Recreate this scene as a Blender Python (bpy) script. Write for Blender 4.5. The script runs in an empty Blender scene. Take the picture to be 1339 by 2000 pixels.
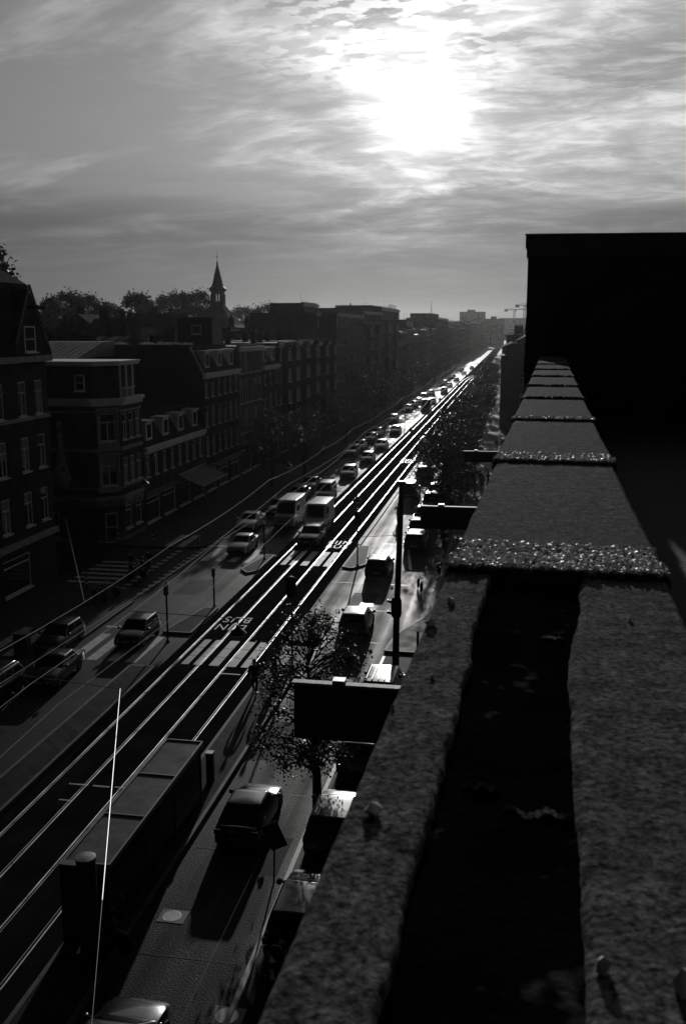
import bpy, bmesh, math, random
from mathutils import Vector, Matrix, noise
rnd = random.Random(11)
S = bpy.context.scene
COL = S.collection
R = math.radians
# ------------------------------------------------------------------ camera
F_PX, H = 1900.0, 17.8
PITCH, YAW = R(10.729), R(9.929)
cam = bpy.data.cameras.new("camera")
cam.sensor_fit = 'VERTICAL'; cam.sensor_height = 36.0; cam.sensor_width = 36.0
cam.lens = 36.0 * F_PX / 2000.0
cam.clip_start = 0.05; cam.clip_end = 9000
cam.dof.use_dof = True; cam.dof.focus_distance = 45.0; cam.dof.aperture_fstop = 13.0
camo = bpy.data.objects.new("camera", cam); COL.objects.link(camo)
camo.location = (0, 0, H); camo.rotation_euler = (R(90) - PITCH, 0, YAW)
S.camera = camo
# ------------------------------------------------------------------ exposure
S.view_settings.view_transform = 'Standard'; S.view_settings.look = 'None'
S.view_settings.exposure = -0.45; S.view_settings.gamma = 1.0
S.view_settings.use_curve_mapping = False
S.cycles.volume_bounces = 1
S.cycles.max_bounces = 6; S.cycles.diffuse_bounces = 2; S.cycles.glossy_bounces = 3
S.cycles.sample_clamp_indirect = 3.0
S.cycles.use_denoising = True
# ------------------------------------------------------------------ sun
SUN_AZ, SUN_EL = -5.66, 11.94          # degrees right of +Y, above the horizon
sd = Vector((math.sin(R(SUN_AZ)) * math.cos(R(SUN_EL)), math.cos(R(SUN_AZ)) * math.cos(R(SUN_EL)), math.sin(R(SUN_EL))))
sl = bpy.data.lights.new("sun", 'SUN'); sl.energy = 2.2; sl.angle = R(0.5); sl.color = (1.0, 0.985, 0.965)
so = bpy.data.objects.new("sun", sl); COL.objects.link(so)
so.rotation_euler = sd.to_track_quat('Z', 'Y').to_euler(); so.location = (0, 0, 90)
# ------------------------------------------------------------------ sky
W = bpy.data.worlds.new("World"); S.world = W; W.use_nodes = True
wt = W.node_tree
for n in list(wt.nodes): wt.nodes.remove(n)
def wn(t): return wt.nodes.new(t)
def lk(a, b): wt.links.new(a, b)
def M_(op, a, b=None, c=None):
    n = wn('ShaderNodeMath'); n.operation = op
    for i, v in enumerate((a, b, c)):
        if v is None: continue
        if isinstance(v, (int, float)): n.inputs[i].default_value = v
        else: lk(v, n.inputs[i])
    return n.outputs[0]
def sm(v, lo, hi, a=0.0, b=1.0):
    n = wn('ShaderNodeMapRange'); n.interpolation_type = 'SMOOTHSTEP'
    lk(v, n.inputs[0])
    for i, x in enumerate((lo, hi, a, b)): n.inputs[i + 1].default_value = x
    return n.outputs[0]
def gauss(v, c, w):                      # exp(-((v-c)/w)^2)
    t = M_('DIVIDE', M_('SUBTRACT', v, c), w)
    return M_('EXPONENT', M_('MULTIPLY', M_('MULTIPLY', t, t), -1.0))
tc = wn('ShaderNodeTexCoord')
nz = wn('ShaderNodeVectorMath'); nz.operation = 'NORMALIZE'; lk(tc.outputs['Generated'], nz.inputs[0])
D = nz.outputs[0]
sx = wn('ShaderNodeSeparateXYZ'); lk(D, sx.inputs[0])
dx, dy, dz = sx.outputs
dt = wn('ShaderNodeVectorMath'); dt.operation = 'DOT_PRODUCT'; lk(D, dt.inputs[0]); dt.inputs[1].default_value = sd
th = M_('MULTIPLY', M_('ARCCOSINE', M_('MINIMUM', dt.outputs['Value'], 0.99999)), 57.2958)
el = M_('MULTIPLY', M_('ARCSINE', dz), 57.2958)
az = M_('MULTIPLY', M_('ARCTAN2', dx, dy), 57.2958)
sky = wn('ShaderNodeTexSky'); sky.sky_type = 'NISHITA'; sky.sun_disc = False
sky.sun_elevation = R(SUN_EL); sky.sun_rotation = R(SUN_AZ)
bw = wn('ShaderNodeRGBToBW'); lk(sky.outputs[0], bw.inputs[0])
zc = M_('ADD', M_('MAXIMUM', dz, 0.0), 0.17)
cmb = wn('ShaderNodeCombineXYZ'); lk(M_('DIVIDE', dx, zc), cmb.inputs[0]); lk(M_('DIVIDE', dy, zc), cmb.inputs[1])
def cloud(scale, detail, rough, dist, sxy, loc=(0, 0, 0), rot=0.0):
    mp = wn('ShaderNodeMapping'); lk(cmb.outputs[0], mp.inputs[0])
    mp.inputs['Scale'].default_value = (sxy[0], sxy[1], 1); mp.inputs['Location'].default_value = loc
    mp.inputs['Rotation'].default_value = (0, 0, rot)
    n = wn('ShaderNodeTexNoise'); lk(mp.outputs[0], n.inputs['Vector'])
    n.inputs['Scale'].default_value = scale; n.inputs['Detail'].default_value = detail
    n.inputs['Roughness'].default_value = rough; n.inputs['Distortion'].default_value = dist
    return n.outputs['Fac']
c_streak = cloud(1.35, 9, 0.58, 0.9, (0.85, 1.35), (3.1, 1.7, 0), 0.25)
c_fine = cloud(7.0, 9, 0.66, 0.5, (0.8, 1.5), (0.3, 4.2, 0), 0.1)
c_puff = cloud(15.0, 7, 0.5, 0.25, (0.9, 1.5), (7.7, 1.3, 0), 0.3)
c_dark = cloud(2.2, 6, 0.5, 0.6, (0.7, 1.6), (9.2, 5.7, 0), -0.15)
near = M_('EXPONENT', M_('MULTIPLY', th, -1 / 11.0))              # 1 at the sun, falls off with angle
wide = M_('EXPONENT', M_('MULTIPLY', th, -1 / 38.0))
base = M_('ADD', M_('MULTIPLY', M_('POWER', bw.outputs[0], 0.5), 0.45), M_('MULTIPLY', wide, 1.6))
# streaky high cloud: brighter where thin and near the sun
s1 = sm(c_streak, 0.45, 0.74)
f1 = sm(c_fine, 0.40, 0.72)
bright = M_('MULTIPLY', s1, M_('ADD', 0.62, M_('MULTIPLY', f1, 0.5)))
amp = M_('ADD', M_('MULTIPLY', near, 7.5), M_('MULTIPLY', wide, 2.9))
cl = M_('MULTIPLY', M_('MULTIPLY', bright, amp), sm(el, 3.2, 7.5, 0.06, 1.0))
# broken small puffs above and right of the sun
pw = M_('MULTIPLY', sm(el, 12.2, 14.6), gauss(az, -7.0, 6.0))
puff = M_('MULTIPLY', M_('MULTIPLY', sm(c_puff, 0.46, 0.54), pw), M_('ADD', 2.5, M_('MULTIPLY', near, 6.0)))
# veil to the right of the sun
veil = M_('MULTIPLY', M_('MULTIPLY', gauss(az, 6.0, 11.0), gauss(el, 14.5, 5.0)), M_('ADD', 1.1, M_('MULTIPLY', f1, 4.2)))
tot = M_('ADD', M_('ADD', base, cl), M_('ADD', puff, veil))
# darker cloud banks: low band under the sun and a bank at the upper right
bandw = M_('ADD', M_('MULTIPLY', gauss(el, 5.4, 2.4), 0.95), M_('MULTIPLY', M_('MULTIPLY', gauss(az, 6.5, 6.0), gauss(el, 13.4, 1.1)), 1.15))
band2 = M_('MULTIPLY', M_('MULTIPLY', gauss(az, 1.0, 5.5), gauss(el, 8.2, 1.1)), 0.9)
dk = M_('MULTIPLY', sm(c_dark, 0.36, 0.60, 0.45, 1.0), M_('MINIMUM', M_('ADD', bandw, band2), 1.0))
tot = M_('MULTIPLY', tot, M_('SUBTRACT', 1.0, M_('MULTIPLY', dk, 0.46)))
# burnt-out glow of the veiled sun
thw = M_('MULTIPLY', th, sm(c_streak, 0.35, 0.65, 1.2, 0.8))
gl = M_('MULTIPLY', M_('EXPONENT', M_('MULTIPLY', M_('MULTIPLY', thw, thw), -1 / (2.7 * 2.7))), M_('ADD', 9.0, M_('MULTIPLY', f1, 14.0)))
gl2 = M_('MULTIPLY', M_('EXPONENT', M_('MULTIPLY', th, -1 / 4.0)), M_('ADD', 0.6, M_('MULTIPLY', f1, 5.5)))
tot = M_('ADD', tot, M_('ADD', gl, gl2))
# sky away from the sun, out of view, dimmed to keep unlit faces dark
tot = M_('MULTIPLY', tot, sm(th, 24.0, 60.0, 1.0, 0.03))
tot = M_('MULTIPLY', tot, sm(el, 0.0, 9.0, 0.32, 1.0))
hz = M_('MULTIPLY', M_('MULTIPLY', gauss(el, 0.0, 3.2), wide), 0.2)
tot = M_('ADD', tot, hz)
tot = M_('ADD', tot, M_('MULTIPLY', M_('MULTIPLY', gauss(az, 78.0, 38.0), gauss(el, 22.0, 26.0)), 0.85))  # bright sky patch added out of view at the right to light the left facades
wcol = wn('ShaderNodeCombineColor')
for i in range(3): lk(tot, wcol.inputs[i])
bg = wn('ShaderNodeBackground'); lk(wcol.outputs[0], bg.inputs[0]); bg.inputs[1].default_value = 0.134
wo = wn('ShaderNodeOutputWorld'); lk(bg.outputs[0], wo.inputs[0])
# ------------------------------------------------------------------ photo point -> place
_F = Vector((-math.sin(YAW) * math.cos(PITCH), math.cos(YAW) * math.cos(PITCH), -math.sin(PITCH)))
_R = Vector((math.cos(YAW), math.sin(YAW), 0)); _U = _R.cross(_F)
def ray(px, py): return _F * F_PX + _R * (px - 669.5) - _U * (py - 1000)
def at(px, py, z=0.0):
    d = ray(px, py); t = (z - H) / d.z
    return Vector((d.x * t, d.y * t, z))
def onY(px, py, Y):
    d = ray(px, py); t = Y / d.y
    return Vector((d.x * t, Y, H + d.z * t))
def onX(px, py, X):
    d = ray(px, py); t = X / d.x
    return Vector((X, d.y * t, H + d.z * t))
# ------------------------------------------------------------------ materials
MATS = {}
def mat(name, c, rough=0.6, metal=0.0, spec=0.5, var=0.0, vs=3.0, bump=0.0, bs=40.0, rvar=0.0, coat=0.0, speck=0.0, ss=200.0, detail=6.0, track=0.0, blotch=0.0, grain=0.0):
    if name in MATS: return MATS[name]
    m = bpy.data.materials.new(name); m.use_nodes = True
    nt = m.node_tree; b = nt.nodes['Principled BSDF']
    b.inputs['Base Color'].default_value = (c, c, c, 1); b.inputs['Roughness'].default_value = rough
    b.inputs['Metallic'].default_value = metal; b.inputs['Specular IOR Level'].default_value = spec
    b.inputs['Coat Weight'].default_value = coat; b.inputs['Coat Roughness'].default_value = 0.06
    t = nt.nodes.new('ShaderNodeTexCoord').outputs['Object']
    def noi(scale, det=detail, ro=0.6):
        n = nt.nodes.new('ShaderNodeTexNoise'); n.inputs['Scale'].default_value = scale
        n.inputs['Detail'].default_value = det; n.inputs['Roughness'].default_value = ro
        nt.links.new(t, n.inputs['Vector']); return n.outputs['Fac']
    def ramp(src, lo, hi, a, b_):
        n = nt.nodes.new('ShaderNodeMapRange'); nt.links.new(src, n.inputs[0])
        for i, x in enumerate((lo, hi, a, b_)): n.inputs[i + 1].default_value = x
        return n.outputs[0]
    if var or speck:
        v = ramp(noi(vs), 0.3, 0.7, c * (1 - var), c * (1 + var))
        if grain:
            w_ = ramp(noi(17.0, 4, 0.8), 0.36, 0.64, 1 - grain, 1 + grain)
            mu = nt.nodes.new('ShaderNodeMath'); mu.operation = 'MULTIPLY'
            nt.links.new(v, mu.inputs[0]); nt.links.new(w_, mu.inputs[1]); v = mu.outputs[0]
        if blotch:
            w_ = ramp(noi(vs * 3.7, 8, 0.7), 0.38, 0.62, 1 - blotch, 1 + blotch * 0.8)
            mu = nt.nodes.new('ShaderNodeMath'); mu.operation = 'MULTIPLY'
            nt.links.new(v, mu.inputs[0]); nt.links.new(w_, mu.inputs[1]); v = mu.outputs[0]
        if speck:
            s_ = ramp(noi(ss, 2, 0.5), 0.66, 0.74, 0.0, speck)
            ad = nt.nodes.new('ShaderNodeMath'); ad.operation = 'ADD'
            nt.links.new(v, ad.inputs[0]); nt.links.new(s_, ad.inputs[1]); v = ad.outputs[0]
        cc = nt.nodes.new('ShaderNodeCombineColor')
        for i in range(3): nt.links.new(v, cc.inputs[i])
        nt.links.new(cc.outputs[0], b.inputs['Base Color'])
    if rvar:
        rv = ramp(noi(vs * 0.7), 0.3, 0.7, max(0.02, rough - rvar), min(1, rough + rvar))
        if track:                              # lanes worn smooth along the direction of travel
            mp = nt.nodes.new('ShaderNodeMapping'); nt.links.new(t, mp.inputs[0]); mp.inputs['Scale'].default_value = (1.1, 0.035, 1)
            n2 = nt.nodes.new('ShaderNodeTexNoise'); n2.inputs['Scale'].default_value = 1.0; n2.inputs['Detail'].default_value = 3
            nt.links.new(mp.outputs[0], n2.inputs['Vector'])
            ad = nt.nodes.new('ShaderNodeMath'); ad.operation = 'ADD'; ad.use_clamp = True
            nt.links.new(rv, ad.inputs[0]); nt.links.new(ramp(n2.outputs['Fac'], 0.35, 0.65, -track * .4, track), ad.inputs[1]); rv = ad.outputs[0]
        nt.links.new(rv, b.inputs['Roughness'])
    if bump:
        bp = nt.nodes.new('ShaderNodeBump'); bp.inputs['Strength'].default_value = bump; bp.inputs['Distance'].default_value = 0.02
        nt.links.new(noi(bs, 5), bp.inputs['Height']); nt.links.new(bp.outputs[0], b.inputs['Normal'])
    MATS[name] = m; return m
def brick_mat(name, c1, c2, mortar, bw_=0.22, bh=0.065, rough=0.8, bump=0.4, off=0.5, ms=0.012):
    if name in MATS: return MATS[name]
    m = bpy.data.materials.new(name); m.use_nodes = True
    nt = m.node_tree; b = nt.nodes['Principled BSDF']; b.inputs['Roughness'].default_value = rough
    b.inputs['Specular IOR Level'].default_value = 0.015
    t = nt.nodes.new('ShaderNodeTexCoord').outputs['Object']
    sp = nt.nodes.new('ShaderNodeSeparateXYZ'); nt.links.new(t, sp.inputs[0])
    ad = nt.nodes.new('ShaderNodeMath'); nt.links.new(sp.outputs[0], ad.inputs[0]); nt.links.new(sp.outputs[1], ad.inputs[1])
    cb = nt.nodes.new('ShaderNodeCombineXYZ'); nt.links.new(ad.outputs[0], cb.inputs[0]); nt.links.new(sp.outputs[2], cb.inputs[1])
    br = nt.nodes.new('ShaderNodeTexBrick'); nt.links.new(cb.outputs[0], br.inputs['Vector'])
    br.inputs['Color1'].default_value = (c1, c1, c1, 1); br.inputs['Color2'].default_value = (c2, c2, c2, 1)
    br.inputs['Mortar'].default_value = (mortar, mortar, mortar, 1)
    br.inputs['Scale'].default_value = 1.0; br.inputs['Brick Width'].default_value = bw_; br.inputs['Row Height'].default_value = bh
    br.inputs['Mortar Size'].default_value = ms; br.offset = off
    no = nt.nodes.new('ShaderNodeTexNoise'); no.inputs['Scale'].default_value = 0.9; no.inputs['Detail'].default_value = 7
    nt.links.new(t, no.inputs['Vector'])
    mr = nt.nodes.new('ShaderNodeMapRange'); nt.links.new(no.outputs['Fac'], mr.inputs[0])
    for i, x in enumerate((0.3, 0.7, 0.6, 1.35)): mr.inputs[i + 1].default_value = x
    mx = nt.nodes.new('ShaderNodeMix'); mx.data_type = 'RGBA'; mx.blend_type = 'MULTIPLY'; mx.inputs[0].default_value = 1
    nt.links.new(br.outputs['Color'], mx.inputs[6])
    cc = nt.nodes.new('ShaderNodeCombineColor')
    for i in range(3): nt.links.new(mr.outputs[0], cc.inputs[i])
    nt.links.new(cc.outputs[0], mx.inputs[7]); nt.links.new(mx.outputs[2], b.inputs['Base Color'])
    if bump:
        bp = nt.nodes.new('ShaderNodeBump'); bp.inputs['Strength'].default_value = bump; bp.inputs['Distance'].default_value = 0.01
        bp.invert = True; nt.links.new(br.outputs['Fac'], bp.inputs['Height']); nt.links.new(bp.outputs[0], b.inputs['Normal'])
    MATS[name] = m; return m
def leaf_mat(name, c, tr):
    if name in MATS: return MATS[name]
    m = bpy.data.materials.new(name); m.use_nodes = True
    nt = m.node_tree; b = nt.nodes['Principled BSDF']
    b.inputs['Roughness'].default_value = 0.42 if tr > .1 else .8; b.inputs['Specular IOR Level'].default_value = 0.32 if tr > .1 else .05
    geo = nt.nodes.new('ShaderNodeNewGeometry')
    mr = nt.nodes.new('ShaderNodeMapRange'); nt.links.new(geo.outputs['Random Per Island'], mr.inputs[0])
    for i, x in enumerate((0, 1, c * 0.55, c * 1.5)): mr.inputs[i + 1].default_value = x
    cc = nt.nodes.new('ShaderNodeCombineColor')
    for i in range(3): nt.links.new(mr.outputs[0], cc.inputs[i])
    nt.links.new(cc.outputs[0], b.inputs['Base Color'])
    tl = nt.nodes.new('ShaderNodeBsdfTranslucent'); nt.links.new(cc.outputs[0], tl.inputs[0])
    mx = nt.nodes.new('ShaderNodeMixShader'); mx.inputs[0].default_value = tr
    nt.links.new(b.outputs[0], mx.inputs[1]); nt.links.new(tl.outputs[0], mx.inputs[2])
    nt.links.new(mx.outputs[0], nt.nodes['Material Output'].inputs[0])
    MATS[name] = m; return m
ASPH = mat('asphalt', 0.020, 0.50, var=0.45, vs=0.35, bump=1.0, bs=16, rvar=0.06, spec=0.05, speck=0.3, ss=13, track=0.16, grain=0.9)
ASPH_D = mat('dark_asphalt', 0.016, 0.75, var=0.45, vs=0.6, bump=0.3, bs=50, rvar=0.08, spec=0.0, speck=0.05, ss=30)
TILE = brick_mat('paving_tiles', 0.05, 0.034, 0.02, 0.3, 0.3, 0.62, 0.3, 0.5, 0.008)
PAVE = mat('pavement_slabs', 0.06, 0.65, var=0.3, vs=1.2, bump=0.3, bs=30, rvar=0.1, spec=0.04)
KERB = mat('kerb_concrete', 0.11, 0.6, var=0.35, vs=3, bump=0.3, bs=40, spec=0.12)
PAINT = mat('road_paint', 0.42, 0.55, var=0.35, vs=2.0, bump=0.2, bs=60)
SLAB = mat('crossing_slab', 0.26, 0.55, var=0.25, vs=2.5, bump=0.3, bs=50)
STEEL = mat('polished_steel', 0.6, 0.34, 1.0, var=0.35, vs=1.3, rvar=.12)
STEEL_D = mat('dull_steel', 0.35, 0.42, 1.0, var=0.2, vs=3)
DARKM = mat('dark_metal', 0.03, 0.5, 0.0, var=0.3, vs=3)
GREYM = mat('grey_metal', 0.16, 0.4, 0.4, var=0.3, vs=2, bump=0.1, bs=20)
ZINC = mat('zinc', 0.30, 0.45, 0.6, var=0.3, vs=1.5)
GLASS = mat('window_glass', 0.012, 0.06, spec=0.5)
CGLASS = mat('car_glass', 0.008, 0.05, spec=0.5)
WHITEP = mat('white_woodwork', 0.8, 0.5, var=0.2, vs=2)
STONE = mat('pale_stone', 0.30, 0.7, var=0.3, vs=2, bump=0.3, bs=20)
BRK = [brick_mat('brick_dark', 0.05, 0.035, 0.06), brick_mat('brick_mid', 0.085, 0.06, 0.10), brick_mat('brick_black', 0.03, 0.02, 0.035), brick_mat('brick_pale', 0.16, 0.12, 0.16)]
SLATE = brick_mat('roof_slate', 0.035, 0.025, 0.012, 0.35, 0.22, 0.9, 0.3)
FELT = mat('roof_felt', 0.016, 0.8, var=0.3, vs=1.0, bump=0.4, bs=25, spec=0.25)
CONC = mat('coping_concrete', 0.135, 0.9, var=0.55, vs=26, blotch=0.85, bump=0.3, bs=170, spec=0.008, speck=0.10, ss=220, detail=10)
TAR = mat('black_tar', 0.005, 0.95, var=0.6, vs=7, bump=0.3, bs=60, spec=0.0, speck=0.045, ss=19, detail=8)
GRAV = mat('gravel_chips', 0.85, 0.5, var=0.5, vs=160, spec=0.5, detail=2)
RUBBER = mat('rubber', 0.012, 0.75, spec=0.3)
BLACKP = mat('black_plastic', 0.015, 0.5)
BARK = mat('bark', 0.035, 0.85, var=0.4, vs=6, bump=0.6, bs=15, spec=0.2)
LEAF = leaf_mat('leaf', 0.05, 0.12)
LEAF_F = leaf_mat('far_leaf', 0.03, 0.06)
CLOTH = [mat('dark_cloth', 0.02, 0.9, var=0.2, vs=8, spec=0.2), mat('grey_cloth', 0.09, 0.9, var=0.2, vs=8, spec=0.2), mat('pale_cloth', 0.45, 0.85, var=0.15, vs=8, spec=0.2)]
SKIN = mat('skin', 0.28, 0.55); HAIR = mat('hair', 0.02, 0.6)
LENS = mat('lamp_glass', 0.75, 0.15, spec=0.8)
TAILM = mat('tail_lamp', 0.08, 0.2)
CHROME = mat('chrome', 0.7, 0.12, 1.0)
CARP = {k: mat('car_paint_' + k, c, ro, me, coat=0.9) for k, c, ro, me in (('black', 0.008, 0.25, 0.0), ('charcoal', 0.03, 0.3, 0.3), ('grey', 0.14, 0.32, 0.5), ('silver', 0.42, 0.34, 0.6), ('white', 0.7, 0.35, 0.0), ('dark', 0.016, 0.3, 0.2))}
# ------------------------------------------------------------------ mesh helpers
class MB:
    def __init__(s): s.v = []; s.f = []; s.m = []
    def poly(s, pts, mi=0):
        i = len(s.v); s.v += [tuple(p) for p in pts]; s.f.append(tuple(range(i, i + len(pts)))); s.m.append(mi)
    def add(s, vs, fs, mi=0):
        i = len(s.v); s.v += [tuple(p) for p in vs]
        for f in fs: s.f.append(tuple(i + k for k in f)); s.m.append(mi)
    def box(s, x0, x1, y0, y1, z0, z1, mi=0, M=None):
        vs = [Vector((x, y, z)) for z in (z0, z1) for y in (y0, y1) for x in (x0, x1)]
        if M is not None: vs = [M @ v for v in vs]
        s.add(vs, [(0, 2, 3, 1), (4, 5, 7, 6), (0, 1, 5, 4), (2, 6, 7, 3), (0, 4, 6, 2), (1, 3, 7, 5)], mi)
    def loft(s, rings, mi=0, caps=True, closed=True):
        n = len(rings[0]); vs = [p for r in rings for p in r]; fs = []
        for k in range(len(rings) - 1):
            for j in range(n if closed else n - 1):
                a = k * n + j; b = k * n + (j + 1) % n
                fs.append((a, b, b + n, a + n))
        if caps:
            fs.append(tuple(reversed(range(n)))); fs.append(tuple((len(rings) - 1) * n + j for j in range(n)))
        s.add(vs, fs, mi)
    def cyl(s, p0, p1, r0, r1=None, n=10, mi=0, caps=True):
        p0 = Vector(p0); p1 = Vector(p1); r1 = r0 if r1 is None else r1
        d = (p1 - p0).normalized(); a = d.orthogonal().normalized(); b = d.cross(a)
        rg = [[p + (a * math.cos(t) + b * math.sin(t)) * r for t in [2 * math.pi * k / n for k in range(n)]] for p, r in ((p0, r0), (p1, r1))]
        s.loft(rg, mi, caps)
    def tube(s, pts, r, n=6, mi=0):
        pts = [Vector(p) for p in pts]; rg = []
        rr = r if isinstance(r, (list, tuple)) else [r] * len(pts)
        for k, p in enumerate(pts):
            d = (pts[min(k + 1, len(pts) - 1)] - pts[max(k - 1, 0)]).normalized()
            up = Vector((0, 0, 1)) if abs(d.z) < 0.95 else Vector((1, 0, 0))
            a = d.cross(up).normalized(); b = a.cross(d)
            rg.append([p + (a * math.cos(t) + b * math.sin(t)) * rr[k] for t in [2 * math.pi * j / n for j in range(n)]])
        s.loft(rg, mi)
    def lathe(s, prof, n=16, c=(0, 0, 0), mi=0, ax='z'):
        rg = []
        for r, z in prof:
            ring = []
            for k in range(n):
                t = 2 * math.pi * k / n; a, b = r * math.cos(t), r * math.sin(t)
                p = (a, b, z) if ax == 'z' else ((z, a, b) if ax == 'x' else (b, z, a))
                ring.append((p[0] + c[0], p[1] + c[1], p[2] + c[2]))
            rg.append(ring)
        s.loft(rg, mi)
    def prism(s, pts, z0, z1, mi=0):
        a = sum(pts[i][0] * pts[(i + 1) % len(pts)][1] - pts[(i + 1) % len(pts)][0] * pts[i][1] for i in range(len(pts)))
        if a < 0: pts = pts[::-1]
        s.loft([[(p[0], p[1], z0) for p in pts], [(p[0], p[1], z1) for p in pts]], mi)
    def mesh(s, name, mats, smooth=None):
        me = bpy.data.meshes.new(name); me.from_pydata(s.v, [], s.f)
        for m in (mats if isinstance(mats, (list, tuple)) else [mats]): me.materials.append(m)
        if any(s.m): me.polygons.foreach_set('material_index', s.m)
        if smooth is not None:
            me.polygons.foreach_set('use_smooth', [True] * len(me.polygons)); me.set_sharp_from_angle(angle=R(smooth))
        me.update(); return me
    def build(s, name, mats, parent=None, smooth=None, loc=None, **kw):
        return link(name, s.mesh(name, mats, smooth), parent, loc, **kw)
def tag(o, label=None, cat=None, group=None, kind=None):
    if label: o['label'] = label
    if cat: o['category'] = cat
    if group: o['group'] = group
    if kind: o['kind'] = kind
    return o
def link(name, me, parent=None, loc=None, rotz=None, **kw):
    o = bpy.data.objects.new(name, me); COL.objects.link(o)
    if parent is not None: o.parent = parent
    if loc is not None: o.location = loc
    if rotz is not None: o.rotation_euler = (0, 0, rotz)
    return tag(o, **kw)
def empty(name, loc, rotz=0.0, **kw):
    o = bpy.data.objects.new(name, None); COL.objects.link(o); o.empty_display_size = 0.3
    o.location = loc; o.rotation_euler = (0, 0, rotz); return tag(o, **kw)
def struct(name, mb, mats, smooth=None): return mb.build(name, mats, None, smooth, kind='structure')
# ================================================================== ground and street
g = MB(); g.poly([(-1500, -120, -0.03), (1500, -120, -0.03), (1500, 3300, -0.03), (-1500, 3300, -0.03)])
struct('ground', g, mat('ground_earth', 0.04, 0.9, var=0.4, vs=0.02))
g = MB(); g.poly([(-24.2, -40, 0), (-4.8, -40, 0), (-4.8, 1500, 0), (-24.2, 1500, 0)])
g.poly([(-90, 64.2, 0), (-24.2, 62.2, 0), (-24.2, 73.6, 0), (-90, 73.6, 0)])
struct('road', g, ASPH)
g = MB(); g.poly([(-18.2, -40, 0.004), (-12.45, -40, 0.004), (-12.45, 900, 0.004), (-18.2, 900, 0.004)])
struct('tram_bed', g, ASPH_D)
g = MB(); g.poly([(-6.75, -40, 0.004), (-4.8, -40, 0.004), (-4.8, 51.2, 0.004), (-6.55, 51.2, 0.004)])
g.poly([(-7.15, 70.6, 0.004), (-4.8, 70.6, 0.004), (-4.8, 900, 0.004), (-8.9, 900, 0.004), (-8.8, 86, 0.004), (-8.45, 80.8, 0.004)])
struct('parking_strip', g, TILE)
g = MB()
g.prism([(-4.8, -40), (3, -40), (3, 900), (-4.8, 900)], -0.02, 0.12)
g.prism([(-4.8, 51.6), (-4.8, 59), (-5.0, 58.2), (-5.6, 56.6), (-6.15, 55.1), (-6.42, 53.3), (-6.55, 51.6)], -0.02, 0.12)
struct('pavement', g, PAVE)
g = MB()
g.prism([(-60, -40), (-24.4, -40), (-24.4, 58.5), (-25.2, 60.8), (-27, 62.0), (-60, 63.0)], -0.02, 0.12)
g.prism([(-60, 74.2), (-26.2, 74.2), (-25.0, 74.9), (-24.4, 76.2), (-24.4, 900), (-60, 900)], -0.02, 0.12)
struct('left_pavement', g, PAVE)
# kerbs
def ribbon(mb, pts, w, z0, z1):
    for a, b in zip(pts[:-1], pts[1:]):
        a = Vector((*a, 0)); b = Vector((*b, 0)); d = (b - a).normalized(); n = Vector((-d.y, d.x, 0)) * w / 2
        mb.prism([(a + n)[:2], (a - n)[:2], (b - n)[:2], (b + n)[:2]], z0, z1)
k = MB()
ribbon(k, [(-24.3, -40), (-24.3, 58.6)], 0.16, 0, 0.125); ribbon(k, [(-24.3, 76.2), (-24.3, 880)], 0.16, 0, 0.125)
ribbon(k, [(-4.85, -40), (-4.85, 51.5)], 0.16, 0, 0.125); ribbon(k, [(-4.85, 59.2), (-4.85, 880)], 0.16, 0, 0.125)
struct('kerb', k, KERB)
k = MB()
ribbon(k, [(-6.85, -40), (-6.85, 31), (-6.6, 50.8)], 0.16, 0.0, 0.02)
ribbon(k, [(-7.2, 70.4), (-7.9, 75.5), (-8.5, 80.8), (-8.85, 86), (-8.95, 300)], 0.22, 0.0, 0.03)
struct('parking_kerb', k, mat('pale_kerb', 0.48, 0.5, var=0.25, vs=2))
k = MB()
ribbon(k, [(-4.85, 59.2), (-5.1, 58.2), (-5.65, 56.6), (-6.2, 55.1), (-6.5, 53.3), (-6.63, 51.5), (-4.8, 51.5)], 0.14, 0.0, 0.128)
struct('corner_kerb', k, KERB)
def island(name, pts, z=0.13, m=None):
    b = MB(); b.prism(pts, -0.01, z); struct(name, b, m or TILE)
    e = MB(); ribbon(e, list(pts) + [pts[0]], 0.14, 0.0, z + 0.006); struct(name + '_kerb', e, KERB)
island('tram_stop_platform', [(-12.35, -30), (-10.75, -30), (-10.75, 46.6), (-12.35, 46.6)], 0.2)
island('traffic_island', [(-12.35, 52.4), (-10.6, 52.4), (-10.6, 57.0), (-10.9, 57.6), (-12.35, 57.6)])
island('traffic_island', [(-12.3, 70.2), (-11.6, 69.9), (-10.7, 71.3), (-11.3, 77.4), (-12.2, 77.4)])
island('left_tram_stop_platform', [(-20.0, -30), (-18.3, -30), (-18.3, 46.6), (-19.6, 46.6)], 0.2)
island('traffic_island', [(-20.0, 52.7), (-18.35, 52.7), (-18.35, 58.0), (-19.2, 57.8)])
island('traffic_island', [(-19.6, 68.2), (-18.9, 67.2), (-18.35, 68.0), (-18.3, 73.0), (-18.9, 73.0)])
k = MB()
for x in (-12.35, -18.35): ribbon(k, [(x, 78), (x, 380)], 0.35, 0.0, 0.10)
struct('tram_bed_kerb', k, KERB)
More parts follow.
